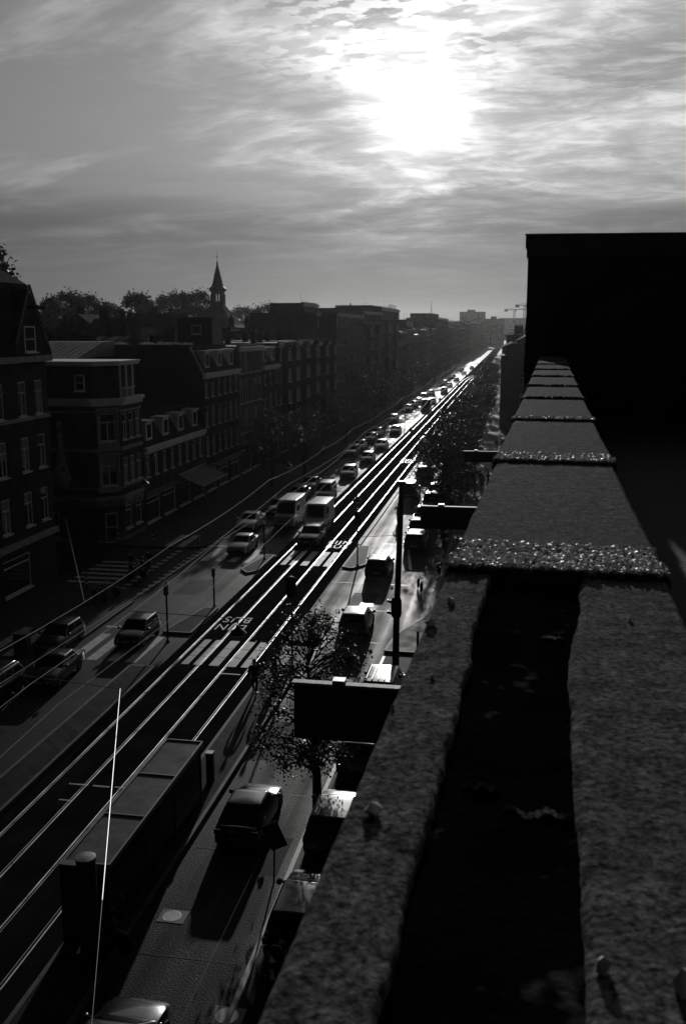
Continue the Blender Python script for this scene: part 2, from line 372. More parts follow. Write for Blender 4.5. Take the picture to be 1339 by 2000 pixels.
# painted markings, crossings
z1 = 0.008
def bars(name, lst, m=PAINT, z=z1):
    b = MB()
    for x0, x1, y0, y1 in lst: b.poly([(x0, y0, z), (x1, y0, z), (x1, y1, z), (x0, y1, z)])
    return struct(name, b, m)
def slabs(y0, y1):
    l = []
    for p0, p1 in ((352, 367), (377, 394), (409, 429), (447, 464), (474, 489)):
        n = 3; L = (y1 - y0) / n; xa, xb = at(p0, 1298).x, at(p1, 1298).x
        for i in range(n): l.append((xa, xb, y0 + i * L + 0.03, y0 + (i + 1) * L - 0.03))
    return bars('tram_crossing_slabs', l, SLAB, 0.009)
slabs(47.7, 52.0); slabs(70.4, 75.2)
bars('zebra_crossing', [(x, x + 0.62, 47.5, 52.0) for x in (-23.6, -22.55, -21.35, -20.3)])
bars('zebra_crossing', [(x, x + 0.6, 70.6, 75.0) for x in (-23.6, -22.5, -21.4, -20.3)] + [(x, x + 0.6, 70.6, 75.0) for x in (-10.4, -9.3)])
bars('side_street_zebra', [(-31.0, -27.6, y, y + 0.5) for y in (62.8, 64.0, 65.2, 66.4, 67.6, 68.8)], z=0.009)
bars('cycle_crossing_blocks', [(x, x + 0.5, y, y + 0.5) for x in (-24.9, -26.6) for y in [60.5 + 1.05 * i for i in range(14)]])
bars('stop_line', [(-25.0, -22.0, 75.6, 75.9), (-23.9, -20.6, 53.2, 53.5), (-10.2, -7.4, 45.9, 46.2)])
bars('bay_marking', [(-28.0, -27.4, 74.6, 79.0), (-26.9, -26.3, 74.6, 79.0), (-28.5, -27.9, 47.0, 52), (-27.2, -26.6, 47, 52)], z=0.126)
bars('lane_marking', [(-21.6, -21.48, y, y + 1.4) for y in range(80, 300, 6)])
bars('tram_bed_marking', [(-16.9, -16.1, 33.5, 33.6), (-15.9, -15.2, 33.5, 33.6), (-15.0, -14.4, 33.55, 33.62), (-16.7, -16.2, 32.2, 32.28), (-14.7, -13.6, 46.6, 46.72)], z=0.009)
def patch(name, lst, m, z):
    b = MB()
    for i, (x0, x1, y0, y1) in enumerate(lst):
        j = lambda k_: 0.06 * noise.noise((x0 * 3, y0 * 2, k_))
        b.poly([(x0 + j(1), y0 + j(2), z), (x1 + j(3), y0 + j(4), z), (x1 + j(5), y1 + j(6), z), (x0 + j(7), y1 + j(8), z)])
    return struct(name, b, m)
patch('road_patch', [(-10.3, -8.6, 60.2, 63.5), (-9.0, -7.4, 47.0, 50.5), (-10.5, -9.2, 37, 41), (-22.5, -20.8, 61, 65), (-23.6, -21.9, 33, 38), (-21, -19.2, 80, 86), (-9.6, -8.2, 92, 99), (-8.2, -7.2, 28.5, 31)], mat('road_repair', 0.014, 0.62, var=0.3, vs=2, bump=0.4, bs=60, spec=0.03, speck=.04, ss=60), 0.0035)
patch('road_seam', [(-8.05, -8.02, 14, 29.5), (-10.5, -7.2, 53.0, 53.03), (-10.6, -6.9, 59.4, 59.44), (-10.4, -7.3, 34.1, 34.13), (-10.4, -8.6, 29.8, 29.83), (-12.4, -7, 66.0, 66.04), (-21.9, -21.87, 25, 60), (-10.4, -7.4, 79.0, 79.05), (-10.3, -7.3, 23.9, 23.93)], mat('seam_tar', 0.05, 0.35, var=0.3, spec=0.3), 0.0065)
def road_text(words, x, y, rot, size, sy):
    me = MB()
    for k_, wd in enumerate(words):
        cu = bpy.data.curves.new('road_lettering', 'FONT'); cu.body = wd; cu.size = size; cu.align_x = 'CENTER'
        cu.space_character = 1.15
        o = bpy.data.objects.new('tmp', cu); COL.objects.link(o)
        bpy.context.view_layer.update()
        m_ = bpy.data.meshes.new_from_object(o.evaluated_get(bpy.context.evaluated_depsgraph_get()))
        vs = [(v.co.x, v.co.y * sy - k_ * size * sy * 0.95, 0) for v in m_.vertices]
        me.add(vs, [tuple(p.vertices) for p in m_.polygons])
        bpy.data.objects.remove(o); bpy.data.meshes.remove(m_)
    ob = me.build('road_lettering', mat('road_lettering_paint', 0.6, 0.5, var=0.3, vs=4), kind='structure')
    ob.location = (x, y, 0.0085); ob.rotation_euler = (0, 0, rot)
road_text(('LIJN', 'BUS'), -14.05, 78.3, 0, 1.0, 1.7)
road_text(('LIJN', 'BUS'), -16.4, 55.0, math.pi, 0.95, 1.7)
road_text(('LIJN', 'BUS'), -14.0, 131.0, 0, 1.0, 2.2)
# rails
def rail(x, lip, label):
    root = empty('tram_rail', (x, 0, 0.004), label=label, cat='rail', group='tram rails along the street')
    ys = [(0, -38.0)] + [(0, float(y)) for y in range(0, 341, 20)] + [(0.35, 352), (1.0, 364), (2.0, 376)]
    def sweep(sec):
        b = MB(); b.loft([[(dx_ + p[0], y, p[1]) for p in sec] for dx_, y in ys], caps=True); return b
    hw = 0.032
    sec = [(-hw, -0.003)] + [(hw * math.sin(a), 0.004 + 0.011 * math.cos(a)) for a in [R(-75 + 15 * i) for i in range(11)]] + [(hw, -0.003)]
    sweep(sec).build('rail_head', STEEL, root, 60)
    l0 = lip
    sec = [(l0 - 0.012, -0.003), (l0 - 0.010, 0.005), (l0, 0.008), (l0 + 0.010, 0.005), (l0 + 0.012, -0.003)]
    sweep(sec).build('guard_lip', STEEL, root, 60)
rail(-17.60, 0.105, 'polished tram rail nearest the left lane, first of the four')
rail(-16.17, -0.105, 'polished tram rail second from the left, between the left rail and the middle')
rail(-14.75, 0.105, 'polished tram rail third from the left, just right of the middle of the tram bed')
rail(-13.32, -0.105, 'polished tram rail on the right, running beside the shelter and platform')
# covers in the road
def cover(p, w, l, label, rnd_=True, m=None):
    root = empty('manhole_cover', (p.x, p.y, 0.006), label=label, cat='manhole cover')
    b = MB(); b.box(-w / 2, w / 2, -l / 2, l / 2, 0, 0.006); b.build('surround', mat('cover_surround', 0.04, 0.5, var=0.2), root)
    b = MB()
    if rnd_:
        r = min(w, l) * 0.44
        b.lathe([(0.01, 0.0065), (r, 0.0065), (r, 0.010), (r * 0.92, 0.012), (r * 0.90, 0.009), (0.01, 0.009)], 24, (-w * 0.04, 0, 0))
        for i in range(-4, 5):
            hw_ = math.sqrt(max(0.0, (r * 0.86) ** 2 - (i * r * 0.19) ** 2))
            b.box(i * r * 0.19 - r * 0.05 - w * 0.04, i * r * 0.19 + r * 0.05 - w * 0.04, -hw_, hw_, 0.009, 0.013)
    else: b.box(-w * 0.42, w * 0.42, -l * 0.4, l * 0.4, 0.006, 0.012)
    b.build('lid', m or STEEL_D, root)
cover(at(338, 1790), 0.85, 0.66, 'round ribbed manhole cover in its square frame in the near right lane')
cover(at(445, 1985), 0.85, 0.7, 'round ribbed manhole cover at the bottom edge close to the parking strip')
cover(at(716, 1181), 0.95, 0.95, 'bright square cover plate in the lane behind the moving dark car', False, mat('bright_plate', 0.6, 0.3, 0.8, var=0.2))
# ================================================================== our own roof: parapet, deck, facade
PA = R(-1.976)
OWN = empty('brick_building', (0, 0, 0), PA, label='dark brick building we stand on, with a stone-capped parapet running away to the brick wall', cat='building')
HP = 0.5; ZT = H - HP; TL, TR = -0.19, 0.243
b = MB(); b.box(TL + 0.02, TR - 0.03, -6, 1.98, 0, ZT - 0.42); b.box(TL + 0.02, TR - 0.03, 1.98, 18.0, 0, ZT - 0.16); b.box(TR - 0.03, 14, -6, 18, 0, H - 1.62)
b.box(TL + 0.03, 14, 18.0, 64, 0, 12.6)
b.build('wall', BRK[2], OWN)
b = MB(); b.poly([(TR - 0.03, -6, H - 1.6), (14, -6, H - 1.6), (14, 18, H - 1.6), (TR - 0.03, 18, H - 1.6)])
b.build('roof_deck', FELT, OWN)
# coping slabs: each ends a little higher than the next, with a strip of stone chips at the near end
ends = [2.0]
for d_ in (261, 178, 136, 112): ends.append(1934 * HP / d_)
while ends[-1] < 17.0: ends.append(ends[-1] + 1.72)
ends = [e for e in ends if e < 17.2] + [17.98]
def chips(mb, y0, y1, x0, x1, z, size, n, r_):
    for _ in range(n):
        x = r_.uniform(x0, x1); y = r_.uniform(y0, y1); s_ = size * r_.uniform(0.6, 1.35)
        q = Matrix.Rotation(r_.uniform(0, 6.3), 3, Vector((r_.uniform(-1, 1), r_.uniform(-1, 1), r_.uniform(-1, 1))).normalized())
        vs = [q @ Vector(v) for v in ((1, 0, 0), (-.9, .1, 0), (0, 1, .1), (.1, -.95, 0), (0, .1, .8), (.1, 0, -.8), (.55, .5, .5), (-.5, -.55, .45))]
        vs = [Vector((v.x * s_, v.y * s_, v.z * s_)) + Vector((x, y, z + s_ * 0.25)) for v in vs]
        mb.add(vs, [(0, 6, 4), (6, 2, 4), (2, 1, 4), (1, 7, 4), (7, 3, 4), (3, 0, 4), (0, 2, 6), (2, 0, 5), (1, 2, 5), (3, 1, 5), (0, 3, 5), (1, 3, 7)])
for i in range(len(ends) - 1):
    y0, y1 = ends[i], ends[i + 1]
    n = 18; tilt = 0.009
    b = MB(); rg = []
    for j in range(n + 1):
        y = y0 + (y1 - y0) * j / n + (0.004 if j == 0 else 0); f = j / n
        zt = ZT + tilt * (1 - f)
        ex = 0.012 * (1 - f) ** 3
        jx = lambda s_: 0.004 * noise.noise((y * 9, s_ * 7.3, i))
        rg.append([(TL - ex + jx(1), y, ZT - 0.16), (TL - ex + jx(1), y, zt - 0.012), (TL - ex + 0.012 + jx(2), y, zt), (-0.1, y, zt + 0.001), (0.0, y, zt + 0.0025 * noise.noise((y * 3, 1, i))), (0.12, y, zt), (TR + ex - 0.012, y, zt), (TR + ex + jx(3), y, zt - 0.012), (TR + ex + jx(3), y, ZT - 0.16)])
    b.loft(rg)
    cs = b.build('coping_slab', CONC, OWN, 40)
    sl_ = (0.25, 0.22, 0.15)[i] if i < 3 else 0.05
    c_ = MB(); size = (0.0062, 0.0072, 0.008, 0.010, 0.011)[min(i, 4)]
    r_ = random.Random(100 + i)
    area = sl_ * (TR - TL)
    cover_n = int(area / (size * size) * (0.62 if i < 2 else 0.5))
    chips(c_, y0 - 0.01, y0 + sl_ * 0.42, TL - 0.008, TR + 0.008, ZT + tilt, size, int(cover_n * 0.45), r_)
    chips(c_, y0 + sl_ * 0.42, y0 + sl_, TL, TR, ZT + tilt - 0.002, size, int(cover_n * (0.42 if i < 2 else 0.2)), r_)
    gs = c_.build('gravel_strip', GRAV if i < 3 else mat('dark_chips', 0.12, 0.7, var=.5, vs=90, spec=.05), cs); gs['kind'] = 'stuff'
# near stretch where the coping is broken away: two mortar shoulders and a tar-lined gap
ZN = ZT - 0.003
def edge_noise(y, s_, a): return a * (noise.noise((y * 3.1, s_, 0)) + 0.6 * noise.noise((y * 9.3, s_, 3)) + 0.45 * noise.noise((y * 27, s_, 5)) + 0.3 * noise.noise((y * 70, s_, 8)))
def shoulder(name, left):
    b = MB(); rg = []
    n = 240
    for j in range(n + 1):
        y = -1.0 + (1.985 + 1.0) * j / n
        if left:
            inner = -0.104 + edge_noise(y, 1.7, 0.0085)
            a_, c_ = TL - 0.004, inner
        else:
            inner = 0.044 + edge_noise(y, 8.9, 0.007) + 0.03 * max(0, (y - 1.4) / 0.5)
            a_, c_ = inner, TR + 0.004
        m_ = 22; row = []
        zz = lambda x: ZN + 0.0022 * noise.noise((x * 16, y * 16, 2.2)) + 0.0016 * noise.noise((x * 55, y * 55, 4.2)) + 0.0009 * noise.noise((x * 140, y * 140, 7.2))
        row.append((a_, y, ZN - 0.42))
        for q in range(m_ + 1):
            x = a_ + (c_ - a_) * q / m_
            row.append((x, y, zz(x) - (0.006 if q in (0, m_) else 0)))
        row.append((c_, y, ZN - 0.42)); rg.append(row)
    b.loft(rg); return b.build(name, CONC, OWN, 60)
shoulder('mortar_shoulder', True); shoulder('mortar_shoulder', False)
b = MB(); rg = []
for j in range(61):
    y = -1.0 + 2.98 * j / 60
    rg.append([(-0.16 + 0.24 * q / 12, y, ZN - 0.013 + 0.003 * noise.noise((q * 0.7, y * 6, 9.1)) + 0.002 * noise.noise((q * 2.1, y * 21, 1.1))) for q in range(13)])
b.loft(rg, caps=False, closed=False); b.build('tar_lining', TAR, OWN, 60)
r_ = random.Random(5)
def crust(cx_, cy_, L_, w_, seed):              # ragged crusts of old mortar left on the tar
    b = MB(); n = 40; top = []; bot = []
    for i in range(n + 1):
        t = i / n; x = cx_ + (t - .5) * L_; env = math.sin(math.pi * t) ** .5
        yy = cy_ + 0.02 * noise.noise((t * 4, seed, 0)) + 0.3 * (t - .5) * w_
        top.append((x, yy + w_ * env * (.5 + .9 * abs(noise.noise((t * 9, seed, 2)))))); bot.append((x, yy - w_ * env * (.3 + .8 * abs(noise.noise((t * 11, seed, 5))))))
    for i in range(n):
        b.loft([[(*top[i], ZN - .03), (*top[i + 1], ZN - .03), (*bot[i + 1], ZN - .03), (*bot[i], ZN - .03)], [(*top[i], ZN - .0075), (*top[i + 1], ZN - .0075), (*bot[i + 1], ZN - .009), (*bot[i], ZN - .009)]])
    o = b.build('mortar_crust', mat('old_mortar', 0.13, 0.9, var=0.7, vs=60, blotch=.6, spec=.01, bump=.4, bs=150), OWN); o['kind'] = 'stuff'
crust(0.005, 0.985, 0.075, 0.009, 1.1); crust(-0.06, 1.04, 0.04, 0.003, 4.2); crust(0.02, 1.60, 0.04, 0.010, 2.5)
for x, y, s_ in ((-0.165, 0.93, 0.010), (0.20, 0.97, 0.013), (-0.19, 1.22, 0.008), (-0.15, 1.35, 0.007), (0.06, 0.72, 0.007), (0.12, 0.71, 0.012), (0.135, 0.69, 0.008), (-0.165, 1.75, 0.012), (-0.185, 1.6, 0.009), (0.15, 1.7, 0.005)):
    b = MB(); chips(b, y - 0.002, y + 0.002, x - 0.002, x + 0.002, ZN + 0.002, s_, 1, r_)
    b.build('pebble', mat('pale_pebble', 0.75, 0.5), OWN)
# ================================================================== brick wall of the next building, closing the parapet
NB = empty('brick_stair_tower', (0.13, 18.0, 0), label='tall windowless black brick tower closing the end of the parapet on the right', cat='building')
def tower_pts(e): return [(0.03 - e, -e), (9, 0.63 - e), (9.5, 7), (0.35 - e, 7)]
b = MB(); b.prism(tower_pts(0), 0, H + 1.30); b.build('wall', BRK[2], NB)
b = MB(); b.prism(tower_pts(0.05), H + 1.38, H + 1.60); b.prism(tower_pts(0.025), H + 1.22, H + 1.377)
b.build('coping', mat('tower_coping', 0.05, 0.8, var=0.4, vs=3, bump=0.3), NB)
b = MB(); b.prism(tower_pts(0.065), H + 1.603, H + 1.618); b.build('edge_trim', ZINC, NB)
# signs projecting from our facade
def sign(Y, x0, x1, z0, z1, th, label, knob=True):
    p = empty('projecting_sign', (x1, Y, z0), label=label, cat='sign', group='signs projecting over the pavement')
    L = x0 - x1
    b = MB(); b.box(L, 0, -th / 2, th / 2, 0, z1 - z0); b.build('board', BLACKP, p)
    b = MB(); h = z1 - z0
    b.box(L - 0.03, L * 0.74 - 0.11, -th / 2 - 0.03, th / 2 + 0.03, h + 0.003, h + 0.045); b.box(L * 0.74 + 0.11, 0, -th / 2 - 0.03, th / 2 + 0.03, h + 0.003, h + 0.045)
    b.build('top_flashing', mat('weathered_flashing', 0.45, 0.6, var=0.7, vs=9, bump=.5, bs=30), p)
    b = MB(); b.box(L * 0.74 - 0.105, L * 0.74 + 0.105, -th / 2 - 0.05, th / 2 + 0.05, h + 0.003, h + 0.12); b.build('bracket', GREYM, p)
    b = MB()
    for q in (0.12, 0.45): b.cyl((0, 0, h * q + 0.15), (1.2 if Y < 60 else 1.5, 0, h * q + 0.15), 0.03)
    b.build('wall_arm', DARKM, p)
sign(15.5, -3.56, -0.55, 10.82, 11.80, 0.10, 'nearest black projecting sign with a rough pale top edge, above the street tree')
sign(36.0, -3.32, -0.4, 10.35, 11.18, 0.10, 'middle black projecting sign with a thin bright top edge, right of the tall mast')
sign(66.0, -3.22, -0.2, 8.85, 9.56, 0.10, 'farthest black projecting sign, seen against the tree crowns beside the parapet')
# ================================================================== buildings
WCACHE = {}; BLINDS = {}; wr_ = random.Random(77)
def window_mesh(w, h, style):
    key = (round(w, 2), round(h, 2), style)
    if key in WCACHE: return WCACHE[key]
    b = MB(); t = 0.09 if style != 'thin' else 0.06
    b.box(-0.07, 0.02, 0, t, 0, h); b.box(-0.07, 0.02, w - t, w, 0, h)
    b.box(-0.07, 0.02, t, w - t, 0, t); b.box(-0.07, 0.02, t, w - t, h - t, h)
    if style == 'sash':
        zt = h * 0.68; b.box(-0.06, 0.012, t, w - t, zt - 0.035, zt + 0.035)
        b.box(-0.06, 0.010, w / 2 - 0.035, w / 2 + 0.035, t, zt - 0.035)
    elif style == 'cross':
        b.box(-0.06, 0.012, t, w - t, h * 0.5 - 0.03, h * 0.5 + 0.03)
    elif style == 'thin':
        n = max(1, round(w / 0.9))
        for i in range(1, n): b.box(-0.05, 0.01, w * i / n - 0.03, w * i / n + 0.03, t, h - t)
    elif style == 'shop':
        b.box(-0.06, 0.012, t, w - t, h * 0.78 - 0.04, h * 0.78 + 0.04)
    b.box(-0.10, 0.20, -0.06, w + 0.06, -0.085, -0.003)
    p = MB(); p.box(-0.055, -0.04, t * 0.6, w - t * 0.6, t * 0.6, h - t * 0.6)
    WCACHE[key] = (b.mesh('window', WHITEP), p.mesh('pane', GLASS))
    BL = []
    for f_ in (0.3, 0.55, 0.9):
        q = MB(); q.box(-0.038, -0.032, t * .7, w - t * .7, h - t - (h - 2 * t) * f_, h - t); BL.append(q.mesh('blind', mat('window_blind', 0.2, 0.8, var=0.3, vs=3)))
    BLINDS[key] = BL; return WCACHE[key]
def put_window(root, O, ang, w, h, style, name='window', label=None):
    fm, pm = window_mesh(w, h, style)
    o = link(name, fm, root, O, ang); link('pane', pm, o)
    if name == 'window' and style != 'plain' and wr_.random() < .42: link('blind', wr_.choice(BLINDS[(round(w, 2), round(h, 2), style)]), o)
    if label: o['label'] = label
    return o
def facade(mb, root, O, U, W_, Hh, ops, mi=0, depth=0.14):
    """wall face with real openings; ops = (u0, u1, v0, v1, style or None)"""
    O = Vector(O); U = Vector(U).normalized(); Z = Vector((0, 0, 1)); N = U.cross(Z)
    us = sorted({0.0, W_, *[o[0] for o in ops], *[o[1] for o in ops]}); vs = sorted({0.0, Hh, *[o[2] for o in ops], *[o[3] for o in ops]})
    P = lambda u, v, d=0: O + U * u + Z * v - N * d
    for j in range(len(vs) - 1):
        run = None
        for i in range(len(us) - 1):
            cu, cv = (us[i] + us[i + 1]) / 2, (vs[j] + vs[j + 1]) / 2
            hole = any(o[0] < cu < o[1] and o[2] < cv < o[3] for o in ops)
            if not hole and run is None: run = us[i]
            if run is not None and (hole or i == len(us) - 2):
                e = us[i] if hole else us[i + 1]
                mb.poly([P(run, vs[j]), P(e, vs[j]), P(e, vs[j + 1]), P(run, vs[j + 1])], mi); run = None
    ang = math.atan2(U.y, U.x) - math.pi / 2
    for u0, u1, v0, v1, st in ops:
        for a, b_ in (((u0, v0), (u1, v0)), ((u1, v0), (u1, v1)), ((u1, v1), (u0, v1)), ((u0, v1), (u0, v0))):
            mb.poly([P(*a), P(*b_), P(*b_, depth + 0.1), P(*a, depth + 0.1)], mi)
        mb.poly([P(u0, v0, depth + 0.1), P(u1, v0, depth + 0.1), P(u1, v1, depth + 0.1), P(u0, v1, depth + 0.1)], mi)
        if st: put_window(root, P(u0, v0, depth * 0.5), ang, u1 - u0, v1 - v0, st, 'shop_window' if st == 'shop' else 'window')
def chimney(parent, x, y, z, w=0.6, d=0.9, h=1.3, pots=3, name='chimney'):
    b = MB(); b.box(x - w / 2, x + w / 2, y - d / 2, y + d / 2, z, z + h); b.box(x - w / 2 - 0.05, x + w / 2 + 0.05, y - d / 2 - 0.05, y + d / 2 + 0.05, z + h + 0.002, z + h + 0.1)
    for i in range(pots):
        yy = y - d / 2 + d * (i + 0.5) / pots
        b.lathe([(0.13, z + h + 0.1), (0.10, z + h + 0.5), (0.16, z + h + 0.52), (0.16, z + h + 0.6), (0.09, z + h + 0.62)], 8, (x, yy, 0))
    return b.build(name, BRK[2], parent)
def row_house(name, label, y0, y1, h, bays, floors, ww, wh, g=3.6, x=-32.0, depth=12.0, brick=0, roof='flat', style='sash', shop=True, chim=(), bay_boxes=(), cat='building', mroof=3.0, flh=None, group=None, trim=WHITEP, dormers=2, gable=True):
    root = empty(name, (x, y0, 0), label=label, cat=cat, group=group)
    L = y1 - y0; mb = MB(); ops = []
    fh = flh or (h - g) / floors
    for f in range(floors):
        for i in range(bays):
            c = L * (i + 0.5) / bays
            v0 = g + f * fh + fh * 0.5 - wh / 2 + 0.1
            ops.append((c - ww / 2, c + ww / 2, v0, v0 + wh, style))
    if shop:
        n = max(1, int(L / 4.2))
        for i in range(n): ops.append((L * i / n + 0.5, L * (i + 1) / n - 0.5, 0.5, g - 0.9, 'shop'))
    facade(mb, root, (0, 0, 0), (0, 1, 0), L, h, ops)
    mb.poly([(-depth, 0, 0), (0, 0, 0), (0, 0, h), (-depth, 0, h)]); mb.poly([(0, L, 0), (-depth, L, 0), (-depth, L, h), (0, L, h)])
    mb.poly([(-depth, L, 0), (-depth, 0, 0), (-depth, 0, h), (-depth, L, h)]); mb.poly([(-depth, 0, h), (0, 0, h), (0, L, h), (-depth, L, h)])
    mb.build('wall', BRK[brick], root)
    b = MB()
    b.box(0.002, 0.38, 0.0, L, h - 0.28, h + 0.06); b.box(0.002, 0.22, 0.002, L - 0.002, h - 0.52, h - 0.282)
    b.build('cornice', trim, root)
    if shop:
        b = MB(); b.box(0.002, 0.16, 0.05, L - 0.05, g - 0.8, g - 0.35); b.build('shop_fascia', GREYM, root)
    b = MB()
    if roof == 'mansard':
        a = 1.5; z0, z1_ = h + 0.065, h + mroof
        b.loft([[(0.05, 0, z0), (0.05, L, z0), (-depth, L, z0), (-depth, 0, z0)], [(-a, 0.0, z1_), (-a, L, z1_), (-depth + a, L, z1_), (-depth + a, 0.0, z1_)]])
        b.box(-depth + a - .05, -a + 0.1, -0.04, L + 0.04, z1_ + 0.002, z1_ + 0.16)
        rf = b.build('roof', SLATE, root)
        for i in range(dormers):
            c = L * (i + 0.5) / dormers; d_ = MB()
            d_.box(-a - 0.3, -0.18, c - 0.75, c + 0.75, z0 + 0.5, z0 + 2.15); d_.box(-a - 0.3, 0.02, c - 0.9, c + 0.9, z0 + 2.152, z0 + 2.3)
            dm = d_.build('dormer', trim, root)
            _, pm = window_mesh(1.1, 1.3, 'cross'); link('pane', pm, dm, (-0.115, c - 0.55, z0 + 0.68))
        ztop = z1_ + 0.16
    elif roof == 'gable':
        z1_ = h + mroof
        b.loft([[(0.3, -0.1, h + 0.065), (-depth / 2, -0.1, z1_), (-depth - 0.3, -0.1, h + 0.065)], [(0.3, L + 0.1, h + 0.065), (-depth / 2, L + 0.1, z1_), (-depth - 0.3, L + 0.1, h + 0.065)]])
        rf = b.build('roof', SLATE, root); ztop = h + mroof * 0.5
    else:
        b.box(-depth + 0.1, -0.1, 0.1, L - 0.1, h + 0.01, h + 0.12); b.box(-0.25, 0.0, 0, L, h + 0.062, h + 0.3)
        rf = b.build('roof', FELT, root); ztop = h + 0.12
    if L < 40:
        b = MB(); b.cyl((0.12, L - 0.35, 0.1), (0.12, L - 0.35, h - 0.55), 0.055, n=6); b.build('downpipe', ZINC, root)
        b = MB(); ax_, ay_ = -2.2, L * .62; b.cyl((ax_, ay_, ztop - .3), (ax_, ay_, ztop + 2.1), .025, n=5); b.tube([(ax_ - .5, ay_, ztop + 1.9), (ax_ + .5, ay_, ztop + 1.9)], .015, 4)
        for q in range(5): b.tube([(ax_ - .4 + .2 * q, ay_ - .3, ztop + 1.9), (ax_ - .4 + .2 * q, ay_ + .3, ztop + 1.9)], .012, 4)
        b.build('aerial', DARKM, rf)
    for cx_, cy_, ch in chim: chimney(rf, cx_, cy_, ztop - 0.1, h=ch)
    for c, w_, f0, f1 in bay_boxes:
        bb = MB(); z0 = g + f0 * fh + 0.35; z1_ = g + f1 * fh
        pts = [(0, c - w_ / 2), (0.75, c - w_ / 2 + 0.45), (0.75, c + w_ / 2 - 0.45), (0, c + w_ / 2)]
        bb.prism(pts, z0, z1_); bb.prism([(p[0] * 1.12, c + (p[1] - c) * 1.06) for p in pts], z1_ + 0.002, z1_ + 0.14)
        o = bb.build('bay_window', trim if brick == 3 else BRK[brick], root)
        for f in range(f0, f1):
            zz = g + f * fh + fh * 0.5 - wh / 2 + 0.1
            for q in range(2):
                u = c - (w_ - 1.1) / 2 + q * (w_ - 1.1) / 2
                fm, pm = window_mesh((w_ - 1.2) / 2, wh, style)
                put_window(root, (0.76, u + 0.03, zz), 0, (w_ - 1.2) / 2, wh, style)
    return root
# --- tall house with the hoisting beam, far left
B0 = empty('gabled_house', (-32, 40, 0), label='tall dark house with a steep hipped roof and hoisting beam at the left edge', cat='building')
mb = MB(); ops = []
for f in range(3):
    for c in (2, 5, 8, 11, 14, 17, 20, 22.3): ops.append((c - 0.55, c + 0.55, 4.6 + f * 3.7, 6.9 + f * 3.7, 'sash'))
for c in (3, 8, 13, 18): ops.append((c - 1.8, c + 1.8, 0.5, 2.9, 'shop'))
facade(mb, B0, (0, 0, 0), (0, 1, 0), 23.6, 15.9, ops)
mb.poly([(0, 23.6, 0), (-14, 23.6, 0), (-14, 23.6, 15.9), (0, 23.6, 15.9)]); mb.poly([(-14, 0, 0), (0, 0, 0), (0, 0, 15.9), (-14, 0, 15.9)])
mb.poly([(-14, 23.6, 0), (-14, 0, 0), (-14, 0, 15.9), (-14, 23.6, 15.9)])
mb.build('wall', BRK[0], B0)
b = MB(); b.box(0.002, 0.45, 0, 23.7, 15.55, 15.95); b.box(0.002, 0.25, 0, 23.65, 3.5, 3.9); b.box(0.002, 0.12, 0, 23.62, 11.7, 11.95)
b.build('cornice', STONE, B0)
b = MB()
b.loft([[(0.3, -0.2, 15.96), (0.3, 24.0, 15.96), (-14.2, 24.0, 15.96), (-14.2, -0.2, 15.96)], [(0.1, 0.2, 17.2), (0.1, 23.8, 17.2), (-13.6, 23.8, 17.2), (-13.6, 0.2, 17.2)], [(-0.9, 1.5, 20.7), (-0.9, 23.2, 20.7), (-12.5, 23.2, 20.7), (-12.5, 1.5, 20.7)], [(-4.0, 4, 22.9), (-4.0, 21.2, 22.9), (-9.5, 21.2, 22.9), (-9.5, 4, 22.9)]])
rf = b.build('roof', SLATE, B0)
b = MB()                                    # gabled dormer with white barge boards, facing the street
b.loft([[(0.28, 19.0, 15.97), (0.28, 22.9, 15.97), (0.28, 22.9, 17.0), (0.28, 20.95, 20.3), (0.28, 19.0, 17.0)], [(-5, 19.0, 15.97), (-5, 22.9, 15.97), (-5, 22.9, 17.0), (-5, 20.95, 20.3), (-5, 19.0, 17.0)]])
b.build('gable_dormer', BRK[0], B0)
b = MB()
for s_ in (-1, 1): b.tube([(0.45, 20.95 + s_ * 2.15, 16.75), (0.45, 20.95, 20.55)], 0.10, 4)
b.build('barge_board', GREYM, B0)
b = MB(); b.box(-0.5, 1.6, 20.86, 21.04, 19.0, 19.2); b.tube([(1.5, 20.95, 19.0), (1.5, 20.95, 18.75)], 0.03); b.build('hoisting_beam', DARKM, B0)
put_window(B0, (0.30, 20.2, 16.2), 0, 1.5, 1.7, 'cross')
b = MB(); b.box(0.003, 1.0, 8.0, 13.5, 14.6, 15.5); b.box(0.003, 1.2, 7.9, 13.6, 15.502, 15.54); b.build('balcony', ZINC, B0)
chimney(rf, -5, 9, 21.7)
# --- corner house with the bay windows and balcony tower
CH = empty('corner_house', (-32, 74.5, 0), label='ornate corner house with stacked bay windows, white cornices and arched ground-floor windows', cat='building')
mb = MB()
chm = 1.6                                  # chamfered corner
zc_ = 12.0
side = [(2.2 + 1.25 * i, 3.3 + 1.25 * i, z, z + 2.1, 'sash') for i in (0, 4) for z in (4.9, 8.6)]
facade(mb, CH, (-9.5, 0, 0), (1, 0, 0), 9.5 - chm, zc_, [(0.8, 1.9, 8.6, 10.7, 'sash'), (0.8, 1.9, 4.9, 7.0, 'sash'), (6.2, 7.0, 8.9, 10.4, None), (1.6, 4.4, 0.4, 3.2, 'shop')])
facade(mb, CH, (-chm, 0, 0), (1, 1, 0), chm * 1.4142, zc_, [(0.45, 1.85, 4.9, 7.3, 'sash'), (0.45, 1.85, 8.6, 10.9, 'sash'), (0.6, 1.7, 0.15, 2.6, 'cross')])
facade(mb, CH, (0, chm, 0), (0, 1, 0), 6.2 - chm, zc_, [(0.3 + 1.45 * i, 1.35 + 1.45 * i, z, z + 2.2, 'sash') for i in range(3) for z in (4.9, 8.6)] + [(0.4, 1.7, 1.0, 3.0, 'shop'), (2.6, 3.9, 1.0, 3.0, 'shop')])
